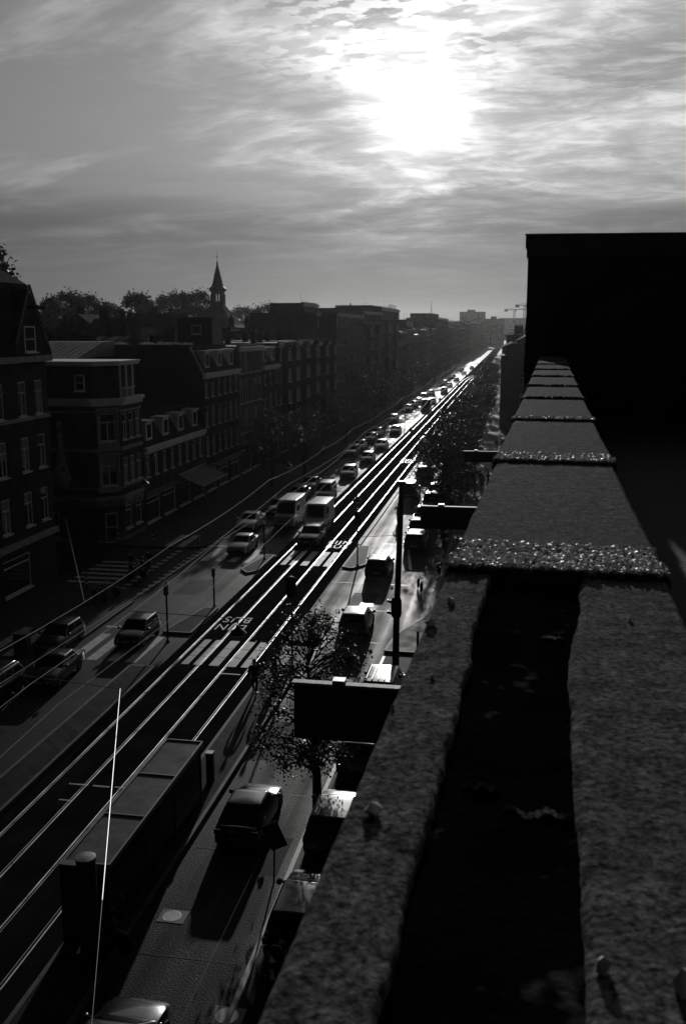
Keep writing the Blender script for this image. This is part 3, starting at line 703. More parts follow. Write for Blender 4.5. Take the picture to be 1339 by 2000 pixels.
mb.poly([(0, 6.2, 0), (-9.5, 6.2, 0), (-9.5, 6.2, zc_), (0, 6.2, zc_)]); mb.poly([(-9.5, 6.2, 0), (-9.5, 0, 0), (-9.5, 0, zc_), (-9.5, 6.2, zc_)])
mb.build('wall', BRK[0], CH)
out = lambda e: [(-9.5, -e), (-chm - e * 0.4, -e), (e, chm + e * 0.4), (e, 6.2), (-9.5, 6.2)]
b = MB(); b.prism(out(0.42), 11.85, 12.12); b.prism(out(0.22), 11.5, 11.848); b.build('cornice', WHITEP, CH)
b = MB(); b.prism(out(0.10), 7.75, 8.05); b.prism(out(0.12), 3.7, 4.0); b.prism(out(0.06), 4.6, 4.75); b.prism(out(0.06), 10.95, 11.12); b.build('stone_band', STONE, CH)
b = MB(); b.prism(out(0.05), 0.0, 0.45); b.prism(out(0.04), 3.15, 3.698); b.build('plaster_base', mat('grey_plaster', 0.13, 0.8, var=0.3, vs=2, bump=0.3), CH)
b = MB(); b.loft([[(p[0], p[1], 12.13) for p in out(-0.05)], [(p[0] - (0.5 if p[0] > -9 else -0.6), p[1] + (0.6 if p[1] < 6 else -0.0), 14.75) for p in out(-0.05)]])
b.build('roof', SLATE, CH)
b = MB(); b.prism(out(-0.02), 14.752, 14.95); b.prism(out(0.12), 14.952, 15.12); b.build('roof_cornice', WHITEP, CH)
b = MB()                                    # open balcony tower over the corner
for dx_, dy_ in ((-0.2, 1.3), (-0.2, 2.6), (-0.2, 4.0)):
    b.cyl((dx_ + 0.25, dy_ + 0.5, 12.12), (dx_ + 0.25, dy_ + 0.5, 14.75), 0.09)
for k_ in range(9): b.cyl((0.15, 1.9 + 0.3 * k_, 12.12), (0.15, 1.9 + 0.3 * k_, 12.85), 0.025, n=5)
b.box(0.1, 0.2, 1.8, 4.6, 12.85, 12.93)
b.build('balcony', WHITEP, CH)
for z in (4.7, 8.4):                        # oriel on the chamfer
    b = MB(); M = Matrix.Translation((-chm / 2, chm / 2, 0)) @ Matrix.Rotation(R(45), 4, 'Z')
    b.box(-0.95, 0.95, -0.16, -0.002, z - 0.35, z + 0.1, M=M); b.box(-0.98, 0.98, -0.2, -0.002, z + 2.7, z + 2.95, M=M)
    b.box(-0.92, -0.74, -0.13, -0.002, z + 0.1, z + 2.7, M=M); b.box(0.74, 0.92, -0.13, -0.002, z + 0.1, z + 2.7, M=M)
    b.build('oriel_surround', STONE, CH)
put_window(CH, (-3.1, -0.02, 12.75), -math.pi / 2, 0.85, 1.3, 'cross', 'attic_window')
b = MB()                                    # pale stone ornament on the side wall
b.lathe([(0.05, 4.6), (0.6, 4.9), (0.8, 5.6), (0.55, 6.4), (0.35, 7.2), (0.5, 7.4), (0.25, 7.7), (0.22, 8.9), (0.32, 9.0), (0.18, 9.2), (0.15, 9.6), (0.3, 9.75), (0.3, 10.1), (0.05, 10.3)], 14, (-4.6, 0.0, 0))
b.build('carved_ornament', STONE, CH, 40)
b = MB(); b.box(-8.9, -8.5, -0.25, -0.003, 9.0, 14.2); b.tube([(-8.7, -0.12, 12.8), (-8.3, -0.15, 11.4), (-7.6, -0.15, 10.6), (-7.0, -0.15, 10.2)], 0.12, 6); b.tube([(-8.7, -0.12, 13.2), (-9.2, -0.15, 13.8), (-9.7, -0.15, 14.0)], 0.10, 6)
b.build('carved_bracket', STONE, CH)
arch = MB()
for c in (2.65, 4.85):
    rg = []
    for e_ in ((0.62, 0.02), (0.85, 0.02), (0.85, 0.10), (0.62, 0.10)):
        rg.append([(e_[1], c + e_[0] * math.cos(a), 2.9 + e_[0] * math.sin(a)) for a in [math.pi * k_ / 10 for k_ in range(11)]])
    arch.loft(rg + [rg[0]], caps=False, closed=False)
arch.build('arch_surround', STONE, CH, 40)
# --- low shop house with dormers and an awning
B2 = row_house('shop_house', 'low two-storey shop house with slanting roof, dormers and an awning', 80.8, 97.9, 7.3, 8, 1, 0.9, 1.9, g=3.7, roof='mansard', mroof=2.6, brick=0, dormers=4)
aw = empty('shop_awning', (-31.9, 89.6, 3.1), label='striped shop awning with bright edges over the low shop house front', cat='awning')
b = MB(); b.loft([[(0, 0, 0.55), (0, 8.2, 0.55), (0, 8.2, 0.50), (0, 0, 0.50)], [(2.4, 0, -0.45), (2.4, 8.2, -0.45), (2.4, 8.2, -0.5), (2.4, 0, -0.5)]]); b.build('canvas', mat('awning_cloth', 0.10, 0.7, var=0.3, vs=2), aw)
b = MB(); b.box(-0.05, 0.12, 0, 8.2, 0.56, 0.68); b.box(2.36, 2.46, 0, 8.2, -0.5, -0.38); b.build('rail', mat('awning_rail', 0.7, 0.3, 0.6), aw)
# --- dark block with the big blank gable, roof hut and front mansard
B3 = row_house('gable_block', 'dark brick block with a big blank side wall and a mansard front with dormers', 98.2, 111.6, 13.05, 6, 3, 1.0, 2.1, g=3.7, depth=14.2, roof='mansard', mroof=2.7, brick=2, dormers=3, chim=[(-9, 4, 0.9)])
b = MB(); b.box(-14.2, -1.3, -0.06, -0.01, 0, 15.6); b.box(-14.3, -1.15, -0.12, 0.12, 15.92, 16.02)
b.build('side_wall', BRK[2], B3)
b = MB(); b.loft([[(-1.25, -0.10, 15.85), (-1.25, 0.1, 15.85), (-1.45, 0.1, 15.85), (-1.45, -0.10, 15.85)], [(0.12, -0.10, 13.1), (0.12, 0.1, 13.1), (-0.1, 0.1, 13.1), (-0.1, -0.10, 13.1)]]); b.build('verge_board', GREYM, B3)
hut = MB(); hut.box(-2.7, 1.3, 2.0, 6, 15.97, 18.55); hut.box(-3.0, 1.6, 1.6, 6.4, 18.552, 18.75)
b = MB(); b.box(-5.8, -1.7, 9.0, 12.8, 15.97, 18.75); b.box(-6.1, -1.4, 8.6, 13.1, 18.752, 18.95); b.build('roof_hut', BLACKP, B3)
put_window(B3, (-4.1, 8.985, 17.1), -math.pi / 2, 1.1, 1.0, 'plain', 'hut_window')
b = MB(); b.box(-7.4, -6.1, 9, 11, 15.97, 17.6); b.cyl((-8.1, 7, 15.97), (-8.1, 7, 17.0), 0.25); b.build('roof_vent', BLACKP, B3)
r_ = random.Random(3); b = MB()
for i in range(70):
    x = r_.choice([r_.uniform(-14, -9.0), r_.uniform(-7, -1.6)]); y = r_.uniform(0.4, 2.4); s_ = r_.uniform(0.12, 0.38)
    b.lathe([(.02, -.05), (s_, .05), (s_ * .8, s_ * .5), (s_ * .4, s_ * .75), (.02, s_ * .8)], 7, (x, y, 16.0))
o = b.build('roof_litter', mat('white_plastic_sheet', 0.8, 0.2, var=0.2, spec=.8), B3, 60); o['kind'] = 'stuff'
# lean-to with standing-seam zinc roof, behind the corner house
zr = empty('zinc_roofed_house', (-46.0, 88, 0), label='house with a sloping zinc roof of raised seams behind the corner house', cat='building')
b = MB(); b.box(-5, 4.8, 0, 9, 0, 14.9); b.build('wall', BRK[2], zr)
b = MB(); b.loft([[(-5.2, -0.2, 14.91), (4.95, -0.2, 14.91), (4.95, 9, 14.91), (-5.2, 9, 14.91)], [(-3.5, 6, 16.4), (4.95, 6, 16.4), (4.95, 9, 16.4), (-3.5, 9, 16.4)]])
for i in range(14): b.tube([(-4.4 + i * 0.68, -0.15, 14.97), (-4.0 + i * 0.65, 6.0, 16.45)], 0.04, 4)
b.build('roof', ZINC, zr)
b = MB(); b.box(0.6, 0.9, 1, 1.3, 15.0, 16.4); b.build('vent_pipe', DARKM, zr)
# --- the rest of the left row
row_house('office_house', 'lighter four-storey house front divided into tall white-framed window strips', 111.8, 122.4, 15.5, 5, 3, 1.75, 2.8, g=4.8, brick=1, style='thin', chim=[(-5, 8, 1.0)])
row_house('row_house', 'narrow lower house with a white balcony ledge beside the office front', 122.7, 131.6, 12.9, 3, 3, 1.1, 2.0, brick=2, roof='mansard', mroof=2.4, chim=[(-6, 1.5, 2.2), (-6, 5, 1.9)])
row_house('apartment_house', 'brick apartment house with bay windows and a cluster of chimney pots', 131.9, 143.2, 15.6, 5, 4, 1.2, 1.8, brick=2, chim=[(-4, 1.5, 1.5), (-4, 5, 1.5), (-7, 8, 1.2)], bay_boxes=[(3.2, 3.0, 0, 4), (8.4, 3.0, 0, 4)])
row_house('apartment_house', 'second brick apartment house with bay windows, farther from the chimney cluster', 143.5, 158.8, 15.7, 6, 4, 1.3, 1.8, brick=0, chim=[(-5, 2, 1.2), (-5, 9, 1.2)], bay_boxes=[(4.0, 3.2, 0, 4), (11.4, 3.2, 0, 4)])
row_house('apartment_house', 'third brick apartment house with bay windows, touching the big flat-roofed block', 159.1, 174.8, 15.4, 6, 4, 1.3, 1.8, brick=2, chim=[(-5, 6, 1.0)], bay_boxes=[(4.0, 3.2, 0, 4), (11.6, 3.2, 0, 4)])
row_house('office_block', 'flat-roofed block rising above the street row, first part beside the bay-windowed houses', 175.2, 207, 20.3, 8, 5, 2.4, 1.5, brick=1, style='thin', depth=16, trim=GREYM)
row_house('office_block', 'middle part of the flat-roofed block, one step higher than the first', 207.3, 236, 21.2, 7, 6, 1.5, 1.7, brick=0, style='cross', depth=16, trim=GREYM, chim=[(-4, 8, 1.2)], bay_boxes=[(7, 3.4, 0, 5), (21, 3.4, 0, 5)])
BB = row_house('office_block', 'tallest right end of the flat-roofed block, with a railing on its roof', 236.3, 272, 22.4, 9, 6, 1.3, 1.9, brick=2, style='sash', depth=16, trim=GREYM, bay_boxes=[(9, 3.4, 0, 5), (26, 3.4, 0, 5)])
b = MB()
for i in range(12): b.cyl((-.6, 18 + 1.4 * i, 22.7), (-.6, 18 + 1.4 * i, 23.7), .04, n=5)
b.tube([(-.6, 18, 23.7), (-.6, 33.4, 23.7)], .05, 5); b.build('railing', DARKM, BB)
b = MB(); b.box(-12, -3, 4, 22, 22.53, 23.2); b.build('penthouse', BRK[2], BB)
row_house('back_block', 'tall dark block with a flat top standing behind the apartment houses', 184, 198, 22.3, 3, 6, 1.2, 1.5, x=-39.9, depth=6.4, brick=2, shop=False)
row_house('back_block', 'low grey block behind the chimneys, joined to the tall dark block', 172, 184, 20.3, 4, 5, 1.2, 1.4, x=-34.9, depth=5.2, brick=1, shop=False)
far_rows = [(272.5, 292, 16.6, 'flat', 'lower house with several chimneys, right after the big flat-roofed block'), (292.3, 312, 17.4, 'mansard', 'mansard house second after the big flat-roofed block'), (312.3, 330, 15.6, 'flat', 'lowest flat house in the row after the big flat-roofed block'), (330.3, 352, 17.2, 'flat', 'taller flat house in haze after the lowest one'), (352.5, 374, 15.4, 'mansard', 'mansard house in haze, second before the antenna block'), (374.3, 398, 17.6, 'flat', 'flat house in haze touching the antenna block'), (398.5, 470, 21.6, 'flat', 'hazy block with a tall roof antenna on the left side of the street'), (470.5, 510, 18.2, 'mansard', 'hazy mansard house just beyond the block with the antenna'), (510.5, 560, 19.6, 'flat', 'hazy flat block, second beyond the block with the antenna'), (560.5, 620, 17.6, 'mansard', 'pale hazy row far up the street under the slab tower'), (620.5, 700, 20.6, 'flat', 'paler taller row before the end of the street'), (700.5, 900, 22, 'flat', 'faintest row of the left side, at the far end of the street')]
for y0, y1, hh, rf_, lb in far_rows:
    o = row_house('street_row', lb, y0, y1, hh, min(20, int((y1 - y0) / 4.2)), 4, 1.4, 1.7, brick=int(y0) % 3, roof=rf_, mroof=2.6, shop=False, style='plain', chim=[(-5, (y1 - y0) * q, 1.2) for q in (0.08, 0.3, 0.52, 0.78)], dormers=3, trim=GREYM)
    if hh == 21.6:
        b = MB(); b.box(-11, -2, 6, 40, 21.8, 23.6); b.build('penthouse', BRK[1], o)
        b = MB(); b.cyl((-2.5, 8, 23.6), (-2.5, 8, 28.6), 0.18, 0.05, 6); b.build('antenna', DARKM, o)
# far towers
def slab(name, label, p0, p1, Y, d=30, m=1, extra=0):
    a = onY(*p0, Y); c = onY(*p1, Y); w_ = c.x - a.x
    root = empty(name, (a.x, Y, 0), label=label, cat='building')
    mb = MB(); n = max(2, int(w_ / 6)); nf = max(3, int(a.z / 4.5)); ops = []
    for i in range(n):
        for f in range(nf):
            ops.append((w_ * (i + .25) / n, w_ * (i + .75) / n, 3 + f * (a.z - 4) / nf, 3 + (f + .55) * (a.z - 4) / nf, 'plain'))
    facade(mb, root, (0, 0, 0), (1, 0, 0), w_, a.z, ops[:90])
    mb.box(0.0, w_, 0.3, d, 0, a.z - 0.01); mb.build('wall', BRK[m], root)
    b = MB(); b.box(-0.4, w_ + 0.4, -0.4, d, a.z + 0.01, a.z + 0.6)
    if extra: b.box(w_ * 0.3, w_ * 0.6, 4, 14, a.z + 0.61, a.z + 3)
    b.build('roof', FELT, root); return root
slab('slab_tower', 'pale grey flat-topped tower standing highest in the haze over the street end', (897, 610), (946, 612), 1150, extra=1)
slab('far_block', 'low hazy block in front of the pale tower, at the end of the street', (890, 632), (950, 632), 900)
slab('far_block', 'stepped hazy block right of the pale tower', (946, 624), (984, 622), 1000, extra=1)
slab('far_block', 'palest long block behind the construction cranes on the horizon', (975, 622), (1040, 622), 1500)
slab('far_block', 'hazy low block between the trees and the antenna block', (826, 634), (852, 634), 900)
# right side of the street beyond our roof
RH = empty('corner_shop_house', (-2.5, 175, 0), label='dark house on the right side of the street, nearest beyond the brick tower', cat='building')
mb = MB(); facade(mb, RH, (0, 0, 0), (1, 0, 0), 14, 12.8, [(3.4 + 2 * i, 4.6 + 2 * i, z, z + 1.8, 'sash') for i in range(3) for z in (4.5, 8)])
mb.poly([(0, 14, 0), (0, 0, 0), (0, 0, 12.8), (0, 14, 12.8)]); mb.poly([(14, 0, 0), (14, 14, 0), (14, 14, 12.8), (14, 0, 12.8)]); mb.poly([(14, 14, 0), (0, 14, 0), (0, 14, 12.8), (14, 14, 12.8)])
mb.build('wall', BRK[2], RH)
b = MB(); b.box(-0.3, 14, -0.3, 14, 12.801, 13.0); rf = b.build('roof', FELT, RH)
b = MB(); pts = [(0.6 + 1.6 - 1.6 * math.cos(a), 13.002 + 2.2 * math.sin(a)) for a in [math.pi * k_ / 8 for k_ in range(9)]]
b.loft([[(p[0], 1.5, p[1]) for p in pts], [(p[0], 8, p[1]) for p in pts]]); b.build('arched_dormer', SLATE, RH)
chimney(rf, 3.0, 3, 13.0, h=2.0)
rows_r = [(189.5, 225, -2.6, 14.0, 'gable', 'dark right-hand row with stacked chimneys behind the arched dormer'), (225.5, 262, -2.2, 16.0, 'flat', 'right-hand house row rising to a thin pinnacle'), (262.5, 330, -2.4, 15.4, 'mansard', 'right-hand mansard row half hidden in haze'), (330.5, 460, -2.5, 16, 'flat', 'pale right-hand row in haze, hidden partly by chimneys'), (460.5, 700, -2.4, 16.5, 'flat', 'last right-hand row fading into the haze')]
for y0, y1, xx, hh, rf_, lb in rows_r:
    root = empty('street_row', (xx, y0, 0), label=lb, cat='building'); L = y1 - y0
    mb = MB(); n = min(18, int(L / 4)); ops = [(L * (i + .3) / n, L * (i + .7) / n, z, z + 1.8, 'plain') for i in range(n) for z in (4.2, 7.6, 11)]
    # street front faces -X
    facade(mb, root, (0, L, 0), (0, -1, 0), L, hh, ops); mb.box(0.3, 12, 0.0, L, 0, hh - 0.01); mb.build('wall', BRK[1], root)
    b = MB()
    if rf_ == 'gable': b.loft([[(-0.3, -0.1, hh), (6, -0.1, hh + 3), (12, -0.1, hh)], [(-0.3, L, hh), (6, L, hh + 3), (12, L, hh)]])
    else: b.box(-0.4, 12, -0.1, L, hh, hh + 0.3)
    rfo = b.build('roof', SLATE, root)
    for q in (0.06, 0.3, 0.55, 0.8): chimney(rfo, 2.0 + 2 * q, L * q, hh + 0.2, h=1.8)
    if y0 == 225.5:
        b = MB(); b.lathe([(0.5, hh + 0.3), (0.45, hh + 1.8), (0.2, hh + 2.2), (0.02, hh + 5.2)], 8, (4.4, 1, 0)); b.build('pinnacle', DARKM, root)
# church
c0 = onY(427, 640, 262)
CHU = empty('church', (c0.x, 262, 0), label='church with a slender spire and an open belfry, standing above the roofs on the left', cat='church')
b = MB(); b.loft([[(-9, -9, 0), (9, -9, 0), (9, 12, 0), (-9, 12, 0)], [(-9, -9, 17.0), (9, -9, 17.0), (9, 12, 17.0), (-9, 12, 17.0)]]); b.build('wall', BRK[1], CHU)
b = MB(); rr = lambda r, z: [(r, -r, z), (r, r, z), (-r, r, z), (-r, -r, z)]
b.loft([rr(9.4, 17.02), rr(5.6, 18.6), rr(3.2, 21.4), rr(1.75, 23.6)]); b.build('roof', SLATE, CHU)
b = MB(); b.loft([rr(1.6, 23.5), rr(1.6, 24.9)]); b.loft([rr(1.75, 24.6), rr(1.75, 24.85)])
for x, y, w_ in ((-1.3, -1.3, .34), (1.3, -1.3, .34), (1.3, 1.3, .34), (-1.3, 1.3, .34), (0, 0, .2)): b.box(x - w_, x + w_, y - w_, y + w_, 24.9, 26.8)
b.build('belfry', mat('spire_lead', 0.04, 0.6), CHU)
oc = lambda r, z: [(r * math.cos(R(22.5 + 45 * k_)), r * math.sin(R(22.5 + 45 * k_)), z) for k_ in range(8)]
b = MB(); b.loft([oc(1.75, 26.75), oc(1.85, 27.3), oc(2.3, 27.7), oc(2.45, 28.2), oc(2.1, 28.6), oc(1.7, 28.9), oc(1.35, 29.8), oc(0.95, 31.6), oc(0.12, 35.0)])
sp = b.build('spire', mat('spire_lead', 0.04, 0.6), CHU)
b = MB(); b.lathe([(0.02, 34.8), (0.28, 35.05), (0.28, 35.25), (0.03, 35.5)], 8); b.cyl((0, 0, 35.4), (0, 0, 38.2), 0.07, 0.03, 6); b.box(-0.4, 0.4, -0.05, 0.05, 36.6, 36.75); b.build('finial', DARKM, sp)
# houses behind the row, seen between the trees
def gabled(label, px0, px1, pe, pr, Y, d=9, m=0, ridge='x'):
    a = onY(px0, pe, Y); c = onY(px1, pe, Y); tz = onY(px0, pr, Y).z; w_ = c.x - a.x
    root = empty('gabled_house', (a.x, Y, 0), label=label, cat='building')
    b = MB(); b.box(0, w_, 0, d, 0, a.z); b.build('wall', BRK[m], root)
    b = MB()
    if ridge == 'x': b.loft([[(-.2, -.3, a.z + .01), (-.2, d / 2, tz), (-.2, d + .3, a.z + .01)], [(w_ + .2, -.3, a.z + .01), (w_ + .2, d / 2, tz), (w_ + .2, d + .3, a.z + .01)]])
    elif ridge == 'y': b.loft([[(-.3, -.2, a.z + .01), (w_ / 2, -.2, tz), (w_ + .3, -.2, a.z + .01)], [(-.3, d, a.z + .01), (w_ / 2, d, tz), (w_ + .3, d, a.z + .01)]])
    else: b.box(-.2, w_ + .2, -.2, d, a.z + .01, tz)
    rf = b.build('roof', SLATE, root)
    chimney(rf, w_ * 0.3, d / 2, a.z + (tz - a.z) * .6, w=0.9, d=0.9, h=2.2); chimney(rf, w_ * 0.8, d / 2, a.z + (tz - a.z) * .5, h=2)
    for i in range(3): put_window(root, (w_ * (i + .4) / 3, -0.08, a.z - 2.4), -math.pi / 2, 1.0, 1.4, 'cross')
    return root
gabled('gable-fronted house with a dark pointed roof below the left trees', 112, 195, 648, 613, 150, ridge='y')
gabled('house with a long slanting roof and two chimneys left of the pale wall', 165, 232, 650, 622, 142)
gabled('pale plastered back wall house with a flat top in the middle of the back roofs', 225, 262, 640, 634, 160, m=3, ridge='flat')
gabled('house with a balcony-like terrace and flat top under the middle trees', 262, 335, 634, 612, 185, m=0, ridge='flat')
gabled('low house with a slanting roof tucked behind the roof hut', 300, 352, 655, 636, 150)
gabled('pale low annex with a flat top below the church roof', 420, 482, 652, 640, 175, m=3, ridge='flat')
gabled('dark low house at the left behind the gabled front', 86, 130, 668, 645, 130, m=2)
gabled('zinc-topped house peeping over the white roof litter', 170, 232, 668, 657, 122, m=2)
# cranes on the horizon
def crane(label, px, py_top, Y, jib, back, hh=None):
    p = onY(px, py_top, Y); root = empty('tower_crane', (p.x, Y, 0), R(8), label=label, cat='crane')
    b = MB(); w_ = 1.1
    for sx_ in (-1, 1):
        for sy in (-1, 1): b.tube([(sx_ * w_, sy * w_, 0), (sx_ * w_, sy * w_, p.z - 3)], 0.22, 4)
    n = 14
    for i in range(n):
        z0, z1_ = (p.z - 3) * i / n, (p.z - 3) * (i + 1) / n
        for sy in (-1, 1): b.tube([(-w_ * (1 - 2 * (i % 2)), sy * w_, z0), (w_ * (1 - 2 * (i % 2)), sy * w_, z1_)], 0.12, 4)
    b.build('mast', DARKM, root)
    b = MB(); b.tube([(-back, 0, p.z - 2.6), (jib, 0, p.z - 2.6)], 0.5, 4); b.tube([(0, 0, p.z), (jib, 0, p.z - 1.4)], 0.25, 4); b.tube([(0, 0, p.z), (-back, 0, p.z - 2)], 0.2, 4)
    for i in range(10): b.tube([(jib * i / 10, 0, p.z - 2.6), (jib * (i + .5) / 10, 0, p.z - 1.0 - i * .06)], 0.1, 4)
    b.build('jib', DARKM, root)
    b = MB(); b.box(-back, -back + 5, -1, 1, p.z - 5.2, p.z - 2.8); b.build('counterweight', DARKM, root)
    b = MB(); b.box(0.8, 2.6, -1, 1, p.z - 5, p.z - 2.9); b.build('cab', DARKM, root)
crane('tower crane with the longest jib, at the right above the hazy blocks', 1024, 592, 1300, 16, 12)
crane('smaller tower crane left of the long-jibbed one, above the hazy blocks', 1004, 601, 1400, 20, 14)
crane('lone tower crane far behind the big flat-roofed block', 722, 597, 1000, 22, 7)
# ================================================================== vehicles
KINDS = dict(
    hatch=dict(L=4.0, W=1.72, belt=0.93, roof=1.46, cb=(-1.93, 0.95), ct=(-1.55, 0.12), nose=0.72, tail=0.93),
    sedan=dict(L=4.6, W=1.80, belt=0.93, roof=1.43, cb=(-1.55, 0.95), ct=(-0.95, 0.15), nose=0.70, tail=0.98),
    wagon=dict(L=4.6, W=1.78, belt=0.94, roof=1.47, cb=(-2.22, 0.95), ct=(-1.90, 0.15), nose=0.72, tail=0.94),
    suv=dict(L=4.6, W=1.86, belt=1.08, roof=1.78, cb=(-2.24, 0.90), ct=(-2.02, 0.32), nose=0.98, tail=1.06),
    mpv=dict(L=4.5, W=1.82, belt=1.02, roof=1.82, cb=(-2.18, 1.25), ct=(-2.05, 0.35), nose=0.82, tail=1.0),
    liftback=dict(L=4.3, W=1.76, belt=0.93, roof=1.43, cb=(-2.05, 0.95), ct=(-0.95, 0.15), nose=0.70, tail=0.93),
    van=dict(L=5.5, W=1.98, belt=1.28, roof=2.45, cb=(-2.72, 1.95), ct=(-2.68, 1.20), nose=1.05, tail=1.25))
VC = {}
def vehicle_meshes(kind):
    if kind in VC: return VC[kind]
    P = KINDS[kind]; L, W_, belt, roof = P['L'], P['W'], P['belt'], P['roof']; hL = L / 2; hw = W_ / 2
    parts = []
    b = MB(); rg = []
    prof = [(0.0, 0.90, 0.30, 0.62 * P['tail']), (0.012, 0.95, 0.24, 0.80 * P['tail']), (0.04, 0.985, 0.20, P['tail']), (0.16, 1.0, 0.19, belt), (0.35, 1.0, 0.19, belt), (0.55, 1.0, 0.19, belt), (0.70, 1.0, 0.19, belt - 0.005)]
    cf = (P['cb'][1] + hL) / L
    prof += [(max(0.72, cf), 1.0, 0.19, belt - 0.01), ((max(0.72, cf) + 0.985) / 2, 0.985, 0.19, belt * 0.5 + P['nose'] * 0.5 + 0.02), (0.96, 0.955, 0.20, P['nose']), (0.985, 0.92, 0.23, P['nose'] * 0.86), (1.0, 0.86, 0.30, P['nose'] * 0.62)]
    for t, f, zb, zt in prof:
        y = -hL + t * L; w_ = hw * f
        half = [(0, zb), (w_ * .86, zb), (w_ * .985, zb + .08), (w_, zb + .45 * (zt - zb)), (w_ * .975, zt - .10), (w_ * .93, zt - .03), (w_ * .80, zt + .004), (w_ * .4, zt + .022), (0, zt + .03)]
        rg.append([(x, y, z) for x, z in half] + [(-x, y, z) for x, z in half[-2:0:-1]])
    b.loft(rg)
    # greenhouse: bevelled block
    yb0, yb1 = P['cb']; yt0, yt1 = P['ct']; wb = hw * 0.93; wt = hw * (0.76 if kind != 'van' else 0.88); zb = belt - 0.03
    bm = bmesh.new()
    vs = [bm.verts.new(v) for v in ((-wb, yb0, zb), (wb, yb0, zb), (wb, yb1, zb), (-wb, yb1, zb), (-wt, yt0, roof - .04), (wt, yt0, roof - .04), (wt, yt1, roof - .04), (-wt, yt1, roof - .04))]
    for f in ((4, 5, 6, 7), (0, 1, 5, 4), (1, 2, 6, 5), (2, 3, 7, 6), (3, 0, 4, 7)): bm.faces.new([vs[i] for i in f])
    bm.edges.ensure_lookup_table()
    ed = [e for e in bm.edges if not (e.verts[0].co.z < belt and e.verts[1].co.z < belt)]
    bmesh.ops.bevel(bm, geom=ed, offset=0.09, segments=3, profile=0.6, affect='EDGES')
    bm.verts.index_update()
    b.add([v.co.copy() for v in bm.verts], [[v.index for v in f.verts] for f in bm.faces]); bm.free()
    nx, ny = 6, 8; rr_ = []                     # crowned roof skin
    for j in range(ny + 1):
        y = yt0 + 0.07 + (yt1 - yt0 - 0.14) * j / ny
        rr_.append([(-wt + .07 + (2 * wt - .14) * i / nx, y, roof - .036 + .04 * (1 - (2 * i / nx - 1) ** 2) * (1 - 0.75 * (2 * j / ny - 1) ** 4)) for i in range(nx + 1)])
    b.loft(rr_, caps=False, closed=False)
    if kind in ('van', 'mpv'):
        for i in range(5): b.box(-0.6 + 0.28 * i, -0.56 + 0.28 * i, yt0 + .2, yt1 - .2, roof - .005, roof + 0.025)
    parts.append(('body', b.mesh('body', [CARP['black']], 42), 'paint', None))
    lerp = lambda a, c, t: tuple(a[i] + (c[i] - a[i]) * t for i in range(3))
    def pane(A, B, C, D_, m0, m1, t0, t1, nrm):
        # A,B bottom corners, C,D top corners of the host face
        bl, br = lerp(A, B, m0), lerp(A, B, m1); tl, tr = lerp(D_, C, m0), lerp(D_, C, m1)
        q = [lerp(bl, tl, t0), lerp(br, tr, t0), lerp(br, tr, t1), lerp(bl, tl, t1)]
        n_ = Vector(nrm).normalized(); p = MB(); p.loft([[Vector(v) + n_ * 0.004 for v in q], [Vector(v) + n_ * 0.014 for v in q]]); return p
    c = [(-wb, yb0, zb), (wb, yb0, zb), (wb, yb1, zb), (-wb, yb1, zb), (-wt, yt0, roof - .04), (wt, yt0, roof - .04), (wt, yt1, roof - .04), (-wt, yt1, roof - .04)]
    def nrm(i, j, k_): return (Vector(c[j]) - Vector(c[i])).cross(Vector(c[k_]) - Vector(c[i]))
    parts.append(('windscreen', pane(c[2], c[3], c[7], c[6], .09, .91, .10, .88, nrm(2, 3, 7)).mesh('windscreen', CGLASS), None, None))
    if kind != 'van': parts.append(('rear_window', pane(c[0], c[1], c[5], c[4], .10, .90, .16, .86, nrm(0, 1, 5)).mesh('rear_window', CGLASS), None, None))
    else:
        for m0, m1 in ((.1, .47), (.53, .9)): parts.append(('rear_window', pane(c[0], c[1], c[5], c[4], m0, m1, .3, .8, nrm(0, 1, 5)).mesh('rear_window', CGLASS), None, None))
    for (i, j, k_, l_) in ((1, 2, 6, 5), (3, 0, 4, 7)):
        for m0, m1 in (((.06, .32), (.36, .63), (.67, .93)) if kind in ('wagon', 'suv', 'mpv') else (((.62, .9),) if kind == 'van' else ((.08, .47), (.52, .92)))):
            if j == 0: m0, m1 = 1 - m1, 1 - m0
            parts.append(('side_window', pane(c[i], c[j], c[k_], c[l_], m0, m1, .14, .84, nrm(i, j, k_)).mesh('side_window', CGLASS), None, None))
    b = MB()
    for s_ in (-1, 1):
        b = MB(); b.lathe([(0.02, -.05), (.09, -.05), (.10, 0), (.085, .05), (.02, .06)], 8, (s_ * (hw + .10), yb1 - .28, belt + .05), ax='y'); b.box(s_ * hw - .06, s_ * hw + .06, yb1 - .27, yb1 - .2, belt + .0, belt + .06)
        parts.append(('mirror', b.mesh('mirror', [CARP['black']], 50), 'paint', None))
        b = MB(); zz = P['nose'] * .80; b.loft([[(s_ * hw * .54, hL - .10, zz - .08), (s_ * hw * .86, hL - .24, zz - .08), (s_ * hw * .88, hL - .26, zz + .07), (s_ * hw * .54, hL - .13, zz + .05)], [(s_ * hw * .54, hL + .005, zz - .08), (s_ * hw * .84, hL - .055, zz - .08), (s_ * hw * .87, hL - .10, zz + .07), (s_ * hw * .54, hL - .035, zz + .05)]])
        parts.append(('headlight', b.mesh('headlight', LENS), None, None))
        b = MB(); zz = P['tail'] * .84; b.box(min(s_ * hw * .68, s_ * hw * .955), max(s_ * hw * .68, s_ * hw * .955), -hL - .012, -hL + .12, zz - .11, zz + .08)
        parts.append(('tail_light', b.mesh('tail_light', TAILM), None, None))
